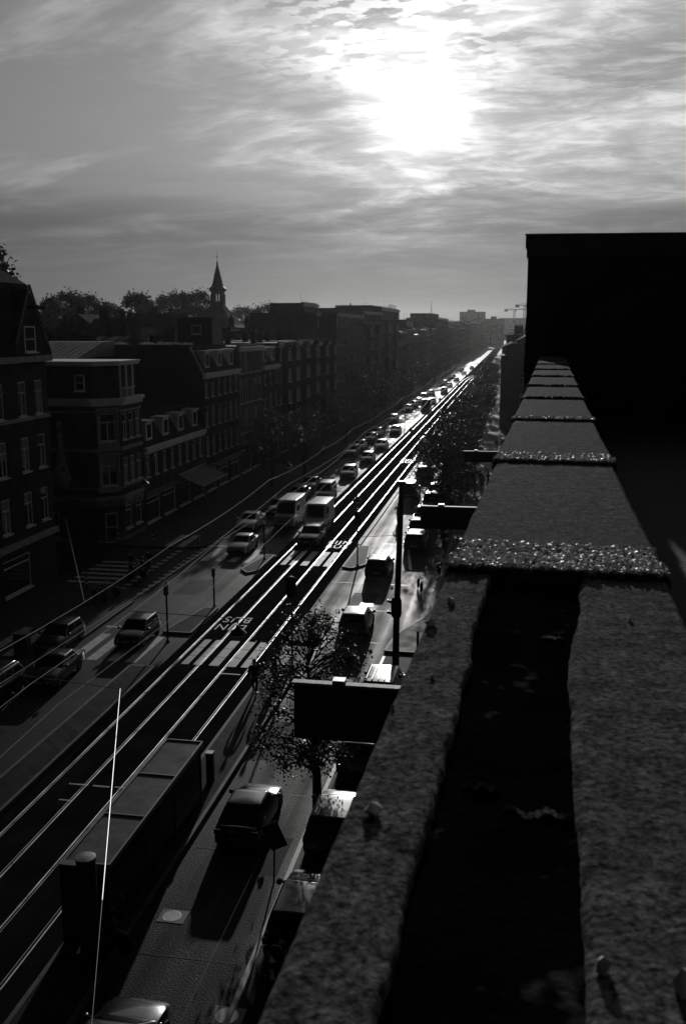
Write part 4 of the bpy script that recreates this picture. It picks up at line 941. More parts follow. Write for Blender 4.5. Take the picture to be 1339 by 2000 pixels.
    for yy, nm in ((-hL - .012, 'rear'), (hL - .02, 'front')):
        b = MB(); b.box(-.26, .26, yy - .004 if nm == 'rear' else yy, yy + .02 if nm == 'rear' else yy + .035, .47, .58); parts.append(('number_plate', b.mesh('number_plate', mat('plate', 0.35, 0.4)), None, None))
    b = MB(); b.box(-hw * .5, hw * .5, hL - .03, hL + .012, P['nose'] * .62, P['nose'] * .74); parts.append(('grille', b.mesh('grille', BLACKP), None, None))
    for yy, nm in ((-hL + .02, 0), (hL - .03, 1)):
        b = MB(); s0 = -1 if nm == 0 else 1; b.loft([[(-hw * .86, yy, .26), (hw * .86, yy, .26), (hw * .88, yy, .44), (-hw * .88, yy, .44)], [(-hw * .78, yy + s0 * .07, .28), (hw * .78, yy + s0 * .07, .28), (hw * .80, yy + s0 * .07, .42), (-hw * .80, yy + s0 * .07, .42)]])
        parts.append(('bumper', b.mesh('bumper', BLACKP), None, None))
    r = 0.31 if kind in ('hatch', 'sedan', 'wagon') else 0.35
    ty = MB(); ty.lathe([(r * .62, -.10), (r * .93, -.105), (r, -.07), (r, .07), (r * .93, .105), (r * .62, .10)], 20, ax='x')
    ar = ty.mesh('wheel', RUBBER, 40)
    rm = MB(); rm.lathe([(0.02, -.10), (r * .6, -.085), (r * .66, -.02), (r * .66, .02), (r * .6, .085), (.02, .10)], 14, ax='x')
    for q in range(5):
        a = 2 * math.pi * q / 5
        for s_ in (-1, 1): rm.box(min(s_ * .088, s_ * .108), max(s_ * .088, s_ * .108), -.035, .035, .04, r * .6, M=Matrix.Rotation(a, 4, 'X'))
    rmm = rm.mesh('rim', ZINC, 40)
    for s_ in (-1, 1):
        for yy in (-L * .295, L * .315): parts.append(('wheel', ar, None, (s_ * (hw - .085), yy, r), rmm))
    if kind in ('suv', 'wagon'):
        for s_ in (-1, 1):
            b = MB(); b.tube([(s_ * wt * .86, yt0 + .15, roof + .0), (s_ * wt * .86, yt0 + .25, roof + .06), (s_ * wt * .86, yt1 - .25, roof + .06), (s_ * wt * .86, yt1 - .15, roof)], .018, 6)
            parts.append(('roof_rail', b.mesh('roof_rail', CHROME, 60), None, None))
    VC[kind] = parts; return parts
def vehicle(kind, paint, x, y, rot, label, group, cat='car', extra=None, scale=1.0):
    names = dict(liftback='car', hatch='hatchback', sedan='car', wagon='estate_car', suv='off_road_car', mpv='people_carrier', van='van')
    root = empty(names[kind], (x, y, 0.004), rot, label=label, cat=cat, group=group)
    root.scale = (scale,) * 3
    for pt in vehicle_meshes(kind):
        o = link(pt[0], pt[1], root, pt[3])
        if pt[2] == 'paint':
            o.material_slots[0].link = 'OBJECT'; o.material_slots[0].material = CARP[paint]
        if len(pt) > 4: link('rim', pt[4], o)
    if extra == 'taxi':
        b = MB(); z = KINDS[kind]['roof']; b.box(-.3, .3, -.55, -.38, z, z + .16); b.build('roof_sign', LENS, root)
    if extra == 'bars':
        b = MB(); z = KINDS[kind]['roof']; b.box(-.55, .55, .55, .8, z + .005, z + .12); b.build('light_bar', LENS, root)
    return root
PI = math.pi
A_ = 'cars driving away in the right lane'; Bq = 'cars queueing in the left lane'; Cp = 'cars parked along the right kerb'; Dp = 'cars parked along the left kerb'
CARS = [
 ('hatch', 'black', -9.0, 19.3, 0, 'car at the bottom left edge showing only its bright roof', A_),
 ('liftback', 'black', -8.95, 31.7, 0, 'large black car nearest in the right lane, its long shadow reaching the manhole cover', A_, 'car', None, .92),
 ('hatch', 'grey', -8.85, 55.4, 0.02, 'dark-backed car with a gleaming roof passing the square cover plate', A_),
 ('hatch', 'charcoal', -9.35, 69.0, 0.0, 'car beside the right traffic island, next ahead of the one with the gleaming roof', A_),
 ('mpv', 'black', -10.6, 102.5, 0, 'dark high car just behind the top of the tall mast', A_),
 ('sedan', 'dark', -10.4, 116.5, 0, 'dark car ahead of the high car, half under the street trees', A_),
 ('wagon', 'charcoal', -10.2, 139, 0, 'estate car in the right lane screened by tree crowns', A_),
 ('hatch', 'grey', -10.2, 166, 0, 'grey car farthest up the right lane behind the tree crowns', A_),
 ('mpv', 'black', -5.75, 44.2, 0, 'boxy parked people carrier with a ribbed pale roof at the foot of the tall mast', Cp),
 ('hatch', 'grey', -5.75, 31.6, 0, 'silver parked car under the near street tree, its roof mirroring the sky', Cp),
 ('wagon', 'dark', -5.7, 38.0, 0, 'dark parked car hidden behind the near tree crown and big sign', Cp),
 ('hatch', 'black', -5.7, 26.0, 0, 'black parked car next to the tilted sign board', Cp),
 ('wagon', 'charcoal', -7.55, 78.5, 0, 'parked dark estate car nearest the pale curved kerb', Cp),
 ('hatch', 'dark', -7.85, 84, 0, 'parked dark car directly in front of the estate car at the curved kerb', Cp),
 ('sedan', 'grey', -7.9, 90, 0, 'parked grey car with glinting roof third along the curved kerb', Cp),
 ('hatch', 'black', -7.9, 98.2, 0, 'parked black car under the first tree of the right row', Cp),
 ('wagon', 'silver', -7.9, 104.4, 0, 'parked silver car under the second tree of the right row', Cp),
 ('sedan', 'dark', -7.9, 128, 0, 'parked dark car glimpsed through the middle of the right tree row', Cp),
 ('hatch', 'charcoal', -21.0, 51.2, PI, 'dark boxy car with pale headlights crossing the zebra stripes on the left', Bq, 'car', None, .92),
 ('sedan', 'silver', -21.3, 74.6, PI, 'silver saloon turning past the left traffic island', Bq, 'car', None, .93),
 ('sedan', 'white', -23.1, 83.6, PI, 'pale low car beside the parked van, nearer the left kerb', Bq),
 ('van', 'silver', -20.0, 86.0, PI, 'high-roofed pale van in the left queue, left of the minibus', Bq, 'van'),
 ('van', 'white', -17.0, 84.6, PI, 'white minibus waiting on the tram bed behind the dark estate', Bq, 'van'),
 ('wagon', 'charcoal', -16.4, 78.6, PI, 'dark estate car with roof rails stopped at the far crossing slabs', Bq),
 ('wagon', 'black', -22.3, 91.0, PI, 'black car tucked behind the high-roofed pale van', Bq),
 ('mpv', 'grey', -19.3, 99.6, PI, 'grey people carrier behind the minibus with a sun-struck roof', Bq),
 ('sedan', 'dark', -22.0, 98.8, PI, 'dark car with a roof sign in the outer left lane', Bq, 'car', 'taxi'),
 ('sedan', 'charcoal', -22.1, 105.4, PI, 'dark car with a glinting wing behind the one with the roof sign', Bq),
 ('hatch', 'silver', -19.4, 115.0, PI, 'silver car with bright bonnet, one place behind the grey people carrier', Bq),
 ('hatch', 'grey', -19.1, 128.4, PI, 'grey car in the middle of the left queue beside the parked pair', Bq),
 ('sedan', 'silver', -19.3, 143.4, PI, 'silver car with a long gap in front in the left queue', Bq),
 ('hatch', 'silver', -19.7, 164.5, PI, 'pale car just before the lone signal post on the left lane', Bq),
 ('wagon', 'grey', -22.4, 135.3, PI, 'grey estate parked first of the group beside the left lane', Dp),
 ('hatch', 'silver', -22.3, 142.0, PI, 'silver car parked second of the group beside the left lane', Dp),
 ('sedan', 'grey', -22.3, 152.9, PI, 'grey saloon parked third of the group beside the left lane', Dp),
 ('hatch', 'white', -22.3, 160.2, PI, 'white car parked last of the group beside the left lane', Dp),
 ('wagon', 'charcoal', -22.8, 186, PI, 'dark car parked alone under the left tram wires', Dp),
 ('van', 'black', -18.9, 213.6, PI, 'dark van with a pale roof leading the far bunch of traffic', Bq, 'van', 'bars'),
 ('sedan', 'silver', -22.6, 211, PI, 'silver car parked first at the far bunch of traffic', Dp),
 ('hatch', 'white', -22.4, 222, PI, 'white car parked second at the far bunch of traffic', Dp),
 ('hatch', 'silver', -22.3, 232, PI, 'silver car parked third at the far bunch of traffic', Dp),
 ('mpv', 'grey', -22.2, 243, PI, 'grey car parked fourth at the far bunch of traffic', Dp),
 ('sedan', 'white', -19.2, 232, PI, 'white-roofed car right behind the dark far van', Bq),
 ('mpv', 'black', -18.9, 268, PI, 'black boxy car alone on the bright far stretch of the left lane', Bq),
 ('hatch', 'silver', -21.9, 262, PI, 'silver car left of the black boxy car far up the street', Bq),
 ('sedan', 'silver', -19.6, 300, PI, 'silver saloon beyond the black boxy car', Bq),
 ('wagon', 'white', -21.8, 312, PI, 'white estate in the outer lane beyond the black boxy car', Bq),
 ('hatch', 'grey', -19.2, 330, PI, 'grey car where the tram rails start to bend', Bq),
 ('sedan', 'white', -21.6, 352, PI, 'white car close to the end of the visible rails', Bq),
 ('hatch', 'silver', -19.3, 380, PI, 'tiny silver car at the far end of the traffic', Bq),
 ('mpv', 'dark', -21.5, 405, PI, 'tiny dark car at the far end of the traffic', Bq),
 ('hatch', 'white', -18.6, 430, PI, 'last tiny pale car of the left traffic, close to the haze', Bq),
 ('sedan', 'charcoal', -22.9, 44.6, PI + .05, 'dark parked car at the left, behind the boxy car with headlights', Dp, 'car', None, .92),
 ('hatch', 'dark', -25.0, 49.5, PI, 'small car with a bright curved roof edge near the left kerb cabinet', Dp, 'car', None, .92),
 ('wagon', 'black', -24.6, 41.0, PI, 'black car cut by the left picture edge', Dp)]
for c_ in CARS: vehicle(*c_[:7], *(c_[7:]))
# ================================================================== trees
def tree_meshes(seed, h, cr, z0, nclump, nleaf, leaf, fill=0.8, lean=0.0, lm=None, squash=1.0):
    r = random.Random(seed); tr = MB()
    top = h * 0.78
    pts = [(0, 0, -0.1), (0.03 * r.uniform(-1, 1), 0.02, h * .2), (lean * .3 + .06 * r.uniform(-1, 1), .05, h * .42), (lean * .7, .06 * r.uniform(-1, 1), h * .6), (lean, 0, top)]
    br = 0.028 * h ** 0.8 * 1.1
    tr.tube(pts, [br * 1.25, br, br * .8, br * .55, br * .15], 8)
    clumps = []
    cz = (z0 + h) / 2; hz2 = (h - z0) / 2
    for i in range(nclump):
        for _ in range(20):
            a = r.uniform(0, 6.283); t = r.uniform(-1, 1); q = r.uniform(0.35, 1.0) ** 0.6
            rad = cr * math.sqrt(max(0, 1 - (abs(t) ** 2.2))) * q * (1.0 - 0.18 * t)
            break
        c = Vector((lean * .6 + rad * math.cos(a), rad * math.sin(a) * squash, cz + hz2 * t))
        clumps.append((c, cr * r.uniform(0.17, 0.34)))
    for i, (c, s_) in enumerate(clumps):
        if i % 2 == 0 or i < 12 or nleaf > 8000 and leaf < .2:
            zt = max(h * .22, min(top * .95, c.z - r.uniform(.3, 1.0) * cr * .5)); f = zt / top
            b0 = Vector((lean * f * .9, 0, zt)); mid = (b0 + c) / 2 + Vector((r.uniform(-.1, .1), r.uniform(-.1, .1), .12 * cr))
            tr.tube([b0, mid, c], [br * .34 * (1.15 - f), br * .2, br * .05], 5)
    lv = []; lf = []
    for _ in range(nleaf):
        c, s_ = clumps[r.randrange(nclump)]
        d = Vector((r.gauss(0, 1), r.gauss(0, 1), r.gauss(0, .8)))
        d = d.normalized() * min(abs(r.gauss(0, .55)) + .15, 1.05) if d.length > 0 else d
        p = c + d * s_ * 1.15
        u = Vector((r.gauss(0, 1), r.gauss(0, 1), r.gauss(-.3, .7))).normalized(); w = u.orthogonal().normalized()
        w = Matrix.Rotation(r.uniform(0, 6.28), 3, u) @ w
        l = leaf * r.uniform(.6, 1.3); k_ = len(lv)
        nn = u.cross(w) * l * .12
        lv += [p, p + u * l * .55 + w * l * .34 + nn, p + u * l * 1.15, p + u * l * .55 - w * l * .34 + nn]; lf.append((k_, k_ + 1, k_ + 2, k_ + 3))
    cm = bpy.data.meshes.new('crown'); cm.from_pydata([tuple(v) for v in lv], [], lf); cm.materials.append(lm or LEAF)
    return tr.mesh('trunk', BARK, 50), cm
def tree(meshes, x, y, z, rot, s, label, group, name='street_tree', cat='tree'):
    root = empty(name, (x, y, z), rot, label=label, cat=cat, group=group); root.scale = (s, s, s)
    link('trunk', meshes[0], root); link('crown', meshes[1], root); return root
NEAR = tree_meshes(21, 7.9, 2.2, 1.9, 95, 8500, 0.115, lean=-0.35)
tree(NEAR, -6.7, 32.8, 0.0, 0.4, 1.0, 'near street tree with glinting leaves, growing by the silver parked car', 'right row of street trees')
STR = [tree_meshes(30 + i, 8.4, 3.3, 2.4, 80, 5200, 0.20, lean=(-.3, .2, .1)[i]) for i in range(3)]
ry = [91, 98.5, 106, 114, 123, 132, 142, 153, 164, 177, 191, 206, 223, 242, 263, 288, 316, 350, 390]
lbl = ['first tree of the dense right row, rising behind the middle projecting sign', 'second tree of the dense right row, over the parked black car', 'third tree of the dense right row', 'fourth tree of the dense right row, its crown overlapping the far projecting sign', 'fifth tree of the dense right row', 'sixth tree of the dense right row, near the walking couple', 'seventh tree of the dense right row', 'eighth tree of the dense right row', 'ninth tree of the dense right row', 'tenth tree of the dense right row, level with the dark right-hand house', 'eleventh tree of the dense right row', 'twelfth tree of the dense right row', 'thirteenth tree of the dense right row', 'fourteenth tree of the dense right row', 'fifteenth tree of the dense right row', 'sixteenth tree of the dense right row, where the rails bend', 'seventeenth tree of the dense right row, hazy', 'eighteenth tree of the dense right row, pale with haze', 'farthest tree of the dense right row']
for i, y in enumerate(ry):
    x = -6.5 + rnd.uniform(-.35, .35) - (1.4 if y > 300 else 0)
    tree(STR[i % 3], x, y, 0.0, rnd.uniform(0, 6), rnd.uniform(.88, 1.1) * (0.95 if i else 0.9), lbl[i], 'right row of street trees')
ly = [(-26.8, 106.5, 1.0), (-24.9, 115, .92), (-26.5, 135, 1.05), (-25.4, 148, .9), (-26.2, 163, 1.15), (-25.6, 181, 1.2), (-26.2, 200, 1.1), (-25.6, 224, 1.0), (-26.2, 250, 1.1), (-25.8, 285, 1.0), (-26.1, 325, 1.1), (-25.7, 370, 1.0), (-26, 430, 1.1)]
lbl = ['bushy left street tree before the lighter office front', 'slim left street tree right of the bushy one, with a lamp glinting in it', 'left street tree before the first bay-windowed houses', 'small left street tree between two taller ones', 'tall left street tree before the third bay-windowed house', 'tallest left street tree, before the big flat-roofed block', 'left street tree next beyond the tallest one', 'left street tree above the far parked cars', 'left street tree past the middle of the big flat-roofed block', 'left street tree at the end of the big flat-roofed block', 'hazy left street tree before the long lower row', 'hazier left street tree before the antenna block', 'palest left street tree near the street end']
for i, (x, y, s) in enumerate(ly): tree(STR[(i + 1) % 3], x, y, .12, rnd.uniform(0, 6), s, lbl[i], 'left row of street trees')
BIG = [tree_meshes(50 + i, 20, 6.0, 4, 75, 9000, 0.5, lm=LEAF_F) for i in range(3)]
def bg(px, py, Y, k_, label, wscale=1.0):
    p = onY(px, py, Y); s = p.z / 20.0; o = tree(BIG[k_], p.x, Y, 0, rnd.uniform(0, 6), s, label, 'trees behind the houses', 'tall_tree'); o.scale = (s * wscale, s * wscale, s)
bg(128, 578, 250, 0, 'tall tree at the left end of the far tree line, right of the hipped roof', 1.2)
bg(168, 583, 265, 1, 'tree next to the left end of the far tree line')
bg(205, 594, 260, 2, 'lower rounded tree between the left clump and the spreading tree')
bg(264, 580, 250, 1, 'spreading tree alone in the gap left of the middle clump')
bg(100, 590, 300, 2, 'tree half hidden behind the left end of the far tree line')
bg(322, 582, 270, 2, 'left tree of the clump before the church')
bg(352, 578, 285, 0, 'middle tree of the clump before the church')
bg(385, 576, 265, 1, 'right tree of the clump before the church, with ragged open twigs')
bg(296, 605, 300, 0, 'low tree at the foot of the clump before the church')
bg(475, 604, 400, 0, 'pale hazy tree just right of the church', 1.3)
bg(522, 597, 340, 2, 'round hazy tree touching the tall dark block', 1.25)
bg(500, 612, 360, 1, 'small hazy tree between the pale one and the round one')
bg(455, 612, 420, 1, 'hazy tree directly behind the church roof')
bg(796, 626, 600, 0, 'hazy tree peeping over the end of the big flat-roofed block')
bg(838, 628, 900, 2, 'faint tree left of the antenna block on the horizon')
bg(100, 652, 110, 2, 'dark low tree in the gap between the hipped-roof house and the corner house', 0.9)
bg(150, 655, 112, 1, 'dark low tree behind the corner house roof', 0.9)
p = onY(8, 452, 72); tl = tree_meshes(61, 26, 3.4, 12, 60, 7000, 0.42)
tree(tl, p.x - 2.6, 72, 0, 1.0, p.z / 25.6, 'dark tree top sticking up behind the hipped roof at the left edge', 'trees behind the houses', 'tall_tree')
# ================================================================== people
def skin_mesh(name, vs, es, rs, mats, sub=1):
    me = bpy.data.meshes.new(name); me.from_pydata(vs, es, []); o = bpy.data.objects.new(name, me); COL.objects.link(o)
    m = o.modifiers.new('s', 'SKIN'); m.use_smooth_shade = True
    if not me.skin_vertices: 
        bpy.context.view_layer.objects.active = o; o.select_set(True); bpy.ops.mesh.customdata_skin_add()
    for i, r in enumerate(rs):
        sv = me.skin_vertices[0].data[i]; sv.radius = r if isinstance(r, tuple) else (r, r); sv.use_root = (i == 0)
    if sub: ss = o.modifiers.new('u', 'SUBSURF'); ss.levels = sub; ss.render_levels = sub
    bpy.context.view_layer.update()
    out = bpy.data.meshes.new_from_object(o.evaluated_get(bpy.context.evaluated_depsgraph_get()))
    bpy.data.objects.remove(o); bpy.data.meshes.remove(me); out.name = name
    out.materials.clear(); out.materials.append(mats)
    out.polygons.foreach_set('use_smooth', [True] * len(out.polygons)); return out
class G:
    def __init__(s): s.v = []; s.e = []; s.r = []
    def add(s, p, r, prev=None):
        s.v.append(tuple(p)); s.r.append(r); i = len(s.v) - 1
        if prev is not None: s.e.append((prev, i))
        return i
def lerp3(a, b, t): return tuple(a[i] + (b[i] - a[i]) * t for i in range(3))
POSES = {}
POSES['walk'] = dict(hip=(0, 0, .93), chest=(0, .03, 1.30), neck=(0, .04, 1.50), head=(0, .08, 1.64), kn=((-.10, .16, .52), (.10, .04, .50)), an=((-.10, .27, .10), (.10, -.27, .16)), toe=((-.11, .42, .06), (.11, -.13, .04)), el=((-.27, -.12, 1.14), (.27, .08, 1.13)), ha=((-.25, -.06, .90), (.25, .27, .95)))
POSES['stand'] = dict(hip=(0, 0, .93), chest=(0, .0, 1.30), neck=(0, .0, 1.50), head=(0, .04, 1.64), kn=((-.10, .02, .50), (.10, .02, .50)), an=((-.11, -.02, .09), (.12, .0, .09)), toe=((-.14, .14, .04), (.15, .15, .04)), el=((-.28, -.03, 1.14), (.28, -.03, 1.14)), ha=((-.27, .10, .90), (.26, .22, 1.02)))
POSES['ride'] = dict(hip=(0, -.18, .92), chest=(0, -.04, 1.27), neck=(0, .03, 1.46), head=(0, .10, 1.60), kn=((-.12, .24, .78), (.12, .22, .66)), an=((-.11, .10, .40), (.11, .02, .24)), toe=((-.11, .24, .36), (.11, .16, .22)), el=((-.34, .14, 1.12), (.34, .14, 1.12)), ha=((-.28, .37, 1.06), (.28, .37, 1.06)))
PM = {}
def person_meshes(pose):
    if pose in PM: return PM[pose]
    P = POSES[pose]; g = G()
    hip = g.add(P['hip'], (.13, .10)); w = g.add(lerp3(P['hip'], P['chest'], .5), (.125, .095), hip); ch = g.add(P['chest'], (.15, .105), w)
    ub = g.add(lerp3(P['chest'], P['neck'], .62), (.10, .08), ch); nk = g.add(P['neck'], .055, ub)
    hd = P['head']; h0 = g.add((hd[0], hd[1] - .015, hd[2] - .07), (.066, .075), nk); h1 = g.add((hd[0], hd[1] - .02, hd[2] + .02), (.078, .095), h0); h2 = g.add((hd[0], hd[1] - .02, hd[2] + .09), (.055, .07), h1)
    n1 = g.add((hd[0], hd[1] + .075, hd[2] - .005), .016, h1)            # nose
    for s_ in (0, 1):
        sx_ = (-1, 1)[s_]; g.add((hd[0] + sx_ * .088, hd[1] - .02, hd[2] + .0), .016, h1)     # ear
        sh = g.add((sx_ * .19, P['neck'][1] - .01, P['neck'][2] - .09), .06, ub); e = g.add(P['el'][s_], .042, sh)
        fa = g.add(lerp3(P['el'][s_], P['ha'][s_], .4), .040, e); wr = g.add(P['ha'][s_], .026, fa)
        d = (Vector(P['ha'][s_]) - Vector(P['el'][s_])).normalized(); fw = Vector((0, 1, 0)); fw = (fw - d * fw.dot(d)).normalized(); inw = d.cross(fw).normalized()
        pa = g.add(Vector(P['ha'][s_]) + d * .07, (.018, .036), wr)
        for q, (o_, ln) in enumerate(((-.03, .06), (-.010, .072), (.010, .068), (.03, .05))):
            b0 = Vector(P['ha'][s_]) + d * .095 + fw * o_; f1 = g.add(b0, .009, pa); f2 = g.add(b0 + d * ln * .55 + inw * .008 * -sx_, .0085, f1); g.add(b0 + d * ln * .95 + inw * .026 * -sx_, .0075, f2)
        t1 = g.add(Vector(P['ha'][s_]) + d * .035 + fw * .045, .011, wr); g.add(Vector(P['ha'][s_]) + d * .085 + fw * .065, .009, t1)
        tp = g.add((sx_ * .09, P['hip'][1], P['hip'][2] - .07), .09, hip); k_ = g.add(P['kn'][s_], .058, tp); cf = g.add(lerp3(P['kn'][s_], P['an'][s_], .35), .054, k_); an = g.add(P['an'][s_], .037, cf); g.add(P['toe'][s_], (.04, .03), an)
    body = skin_mesh('body', g.v, g.e, g.r, SKIN)
    j = G(); a = j.add((P['hip'][0], P['hip'][1], P['hip'][2] - .02), (.165, .135)); w = j.add(lerp3(P['hip'], P['chest'], .5), (.155, .125), a); ch = j.add(P['chest'], (.175, .132), w); ub = j.add(lerp3(P['chest'], P['neck'], .6), (.12, .10), ch); j.add(lerp3(P['chest'], P['neck'], .92), .075, ub)
    for s_ in (0, 1):
        sx_ = (-1, 1)[s_]; sh = j.add((sx_ * .195, P['neck'][1] - .01, P['neck'][2] - .10), .082, ub); e = j.add(P['el'][s_], .062, sh); j.add(lerp3(P['el'][s_], P['ha'][s_], .93), .045, e)
    jacket = skin_mesh('jacket', j.v, j.e, j.r, CLOTH[0])
    t = G(); a = t.add((P['hip'][0], P['hip'][1], P['hip'][2] + .02), (.145, .12))
    for s_ in (0, 1):
        sx_ = (-1, 1)[s_]; tp = t.add((sx_ * .095, P['hip'][1], P['hip'][2] - .09), .105, a); k_ = t.add(P['kn'][s_], .075, tp); t.add(lerp3(P['kn'][s_], P['an'][s_], .9), .058, k_)
    trousers = skin_mesh('trousers', t.v, t.e, t.r, CLOTH[0])
    shoes = []
    for s_ in (0, 1):
        an, to = P['an'][s_], P['toe'][s_]; q = G(); a = q.add((an[0], an[1] - .03, an[2] - .02), .052); b = q.add(lerp3(an, to, .5), (.048, .042), a); q.add(to, (.045, .033), b); shoes.append(skin_mesh('shoe', q.v, q.e, q.r, BLACKP))
    q = MB(); q.lathe([(.02, .125), (.06, .115), (.092, .07), (.102, .015), (.092, -.03), (.07, -.045)], 12, (hd[0], hd[1] - .035, hd[2] + .03)); hair = q.mesh('hair', HAIR, 60)
    PM[pose] = (body, jacket, trousers, shoes, hair); return PM[pose]
def person(pose, x, y, z, rot, label, group=None, top=0, legs=0, scale=1.0):
    bd, jk, tr, sh, hr = person_meshes(pose)
    root = empty('person', (x, y, z), rot, label=label, cat='person', group=group); root.scale = (scale,) * 3
    link('body', bd, root)
    for nm, me, m in (('jacket', jk, top), ('trousers', tr, legs)):
        o = link(nm, me, root); o.material_slots[0].link = 'OBJECT'; o.material_slots[0].material = CLOTH[m]
    for s_ in sh: link('shoe', s_, root)
    link('hair', hr, root); return root
# ================================================================== bicycles
BK = None
def bicycle(x, y, z, rot, label, group=None, roll=0.0):
    global BK
    if BK is None:
        w = MB(); w.lathe([(.315, -.017), (.345, -.012), (.345, .012), (.315, .017), (.315, -.017)], 28, ax='x'); tyre = w.mesh('wheel', RUBBER, 40)
        w = MB(); w.lathe([(.30, -.01), (.315, -.01), (.315, .01), (.30, .01), (.30, -.01)], 28, ax='x'); w.cyl((-.04, 0, 0), (.04, 0, 0), .02)
        for i in range(14): a = 2 * PI * i / 14; w.tube([(0, 0, 0), (0, .305 * math.cos(a), .305 * math.sin(a))], .003, 3)
        spk = w.mesh('spokes', GREYM)
        f = MB(); A = (0, -.52, .345); B = (0, -.05, .28); Cc = (0, -.2, .82); Dd = (0, .36, .78); E_ = (0, .33, .92); Fk = (0, .53, .345)
        for p, q, r in ((A, B, .012), (A, Cc, .010), (B, Cc, .016), (B, Dd, .018), (Cc, Dd, .016), (Dd, E_, .016)): f.tube([p, q], r, 7)
        for s_ in (-1, 1): f.tube([(s_ * .03, .36, .74), (s_ * .05, .42, .6), (s_ * .05, .53, .345)], .011, 6)
        f.tube([Cc, (0, -.22, .93)], .013, 6); fr = f.mesh('frame', DARKM, 50)
        h = MB(); h.tube([(-.29, .18, 1.02), (-.27, .28, 1.04), (-.1, .36, 1.02), (0, .35, .95), (.1, .36, 1.02), (.27, .28, 1.04), (.29, .18, 1.02)], .012, 6); hb = h.mesh('handlebar', STEEL_D, 50)
        s0 = MB(); s0.loft([[(-.02, -.06, .94), (.02, -.06, .94), (.02, -.06, .965), (-.02, -.06, .965)], [(-.05, -.2, .93), (.05, -.2, .93), (.05, -.2, .97), (-.05, -.2, .97)], [(-.10, -.32, .93), (.10, -.32, .93), (.10, -.32, .985), (-.10, -.32, .985)], [(-.07, -.37, .94), (.07, -.37, .94), (.07, -.37, .98), (-.07, -.37, .98)]]); sd_ = s0.mesh('saddle', BLACKP, 60)
        mg = MB()
        for cy, a0, a1 in ((-.52, 20, 190), (.53, 0, 120)):
            pts = [(cy + .375 * math.cos(R(a)), .345 + .375 * math.sin(R(a))) for a in range(a0, a1 + 1, 17)]
            mg.loft([[(-.03, p[0], p[1]) for p in pts], [(.03, p[0], p[1]) for p in pts], [(.03, p[0], p[1] + .006) for p in pts], [(-.03, p[0], p[1] + .006) for p in pts]], closed=False, caps=False)
        mg.box(-.06, .06, -.75, -.3, .735, .75); mud = mg.mesh('mudguard', BLACKP, 50)
        pd = MB(); pd.cyl((-.06, -.05, .28), (.06, -.05, .28), .03); pd.tube([(.06, -.05, .28), (.07, .03, .13)], .01, 5); pd.tube([(-.06, -.05, .28), (-.07, -.13, .43)], .01, 5); pd.box(.07, .15, -.01, .07, .12, .14); pd.box(-.15, -.07, -.17, -.09, .42, .44); ped = pd.mesh('pedals', DARKM)
        BK = (tyre, spk, [('frame', fr), ('handlebar', hb), ('saddle', sd_), ('mudguard', mud), ('pedals', ped)])
    root = empty('bicycle', (x, y, z), 0, label=label, cat='bicycle', group=group); root.rotation_euler = (0, roll, rot)
    for cy in (-.52, .53):
        o = link('wheel', BK[0], root, (0, cy, .345)); link('spokes', BK[1], o)
    for nm, me in BK[2]: link(nm, me, root)
    return root
bicycle(-10.3, 88.6, 0.004, 0, 'bicycle ridden up the right lane beside the tall mast')
person('ride', -10.3, 88.6, 0.02, 0, 'dark cyclist seen from behind, riding up the right lane left of the tall mast')
person('walk', -12.0, 43.6, 0.21, .1, 'dark pedestrian at the end of the crossing slabs, left one of a pair', 'pedestrians by the crossing slabs')
person('walk', -11.35, 45.0, 0.21, -.15, 'pedestrian with lighter trousers, right one of the pair by the crossing slabs', 'pedestrians by the crossing slabs', 0, 1, 1.04)
gp = 'walkers on the right pavement'
for i, (px, py, pose, rot, lb, tp, lg) in enumerate([
    (969, 880, 'walk', .0, 'dark walker left of a close pair beside the parapet edge', 0, 0), (979, 880, 'walk', .1, 'walker on the left of the close pair beside the parapet edge', 1, 0), (984, 878, 'walk', -.1, 'walker on the right of the close pair beside the parapet edge', 0, 1),
    (944, 905, 'walk', PI, 'walker half behind the far projecting sign', 0, 1), (952, 950, 'stand', .4, 'person standing below the far projecting sign', 0, 0), (940, 958, 'walk', PI, 'person walking towards us between the two far signs', 1, 0), (926, 965, 'stand', 2, 'person standing next to the tree trunk past the middle sign', 0, 0),
    (957, 835, 'walk', 0, 'walker near a pale bag of light on the sunny pavement', 0, 2), (962, 795, 'walk', 0, 'left walker of two farther up the sunny pavement', 0, 0), (966, 793, 'walk', PI, 'right walker of two farther up the sunny pavement', 1, 0), (955, 790, 'walk', PI, 'walker close to the trees farther up the sunny pavement', 0, 1), (965, 765, 'walk', 0, 'tiny walker by the corner of the dark right-hand house', 0, 0), (968, 745, 'walk', 0, 'tiniest walker far along the right pavement', 0, 0), (961, 752, 'walk', PI, 'tiny walker near the far tree trunks on the right pavement', 1, 0),
    (866, 1075, 'walk', 0, 'pedestrian in the shade beside the parked cars, under the middle sign', 0, 0)]):
    p = at(px, py, 0.12); person(pose, p.x, p.y, 0.12, rot, lb, gp, tp, lg, rnd.uniform(.95, 1.05))
gp = 'cyclists and walkers waiting at the left corner'
for px, py, pose, lb, tp in [(268, 1130, 'ride', 'cyclist in a pale shirt waiting by the left zebra stripes', 2), (280, 1135, 'stand', 'dark person standing right beside the pale-shirted cyclist', 0), (292, 1118, 'walk', 'dark walker crossing behind the pale-shirted cyclist', 0), (256, 1122, 'stand', 'dark figure left of the pale-shirted cyclist', 0)]:
    p = at(px, py, 0.0)
    if pose == 'ride': bicycle(p.x, p.y, 0.004, PI - .6, 'bicycle under the pale-shirted cyclist at the left corner')
    person(pose, p.x, p.y, 0.015, PI - .6, lb, gp, tp, 0)
gp = 'bicycles parked on the right pavement'
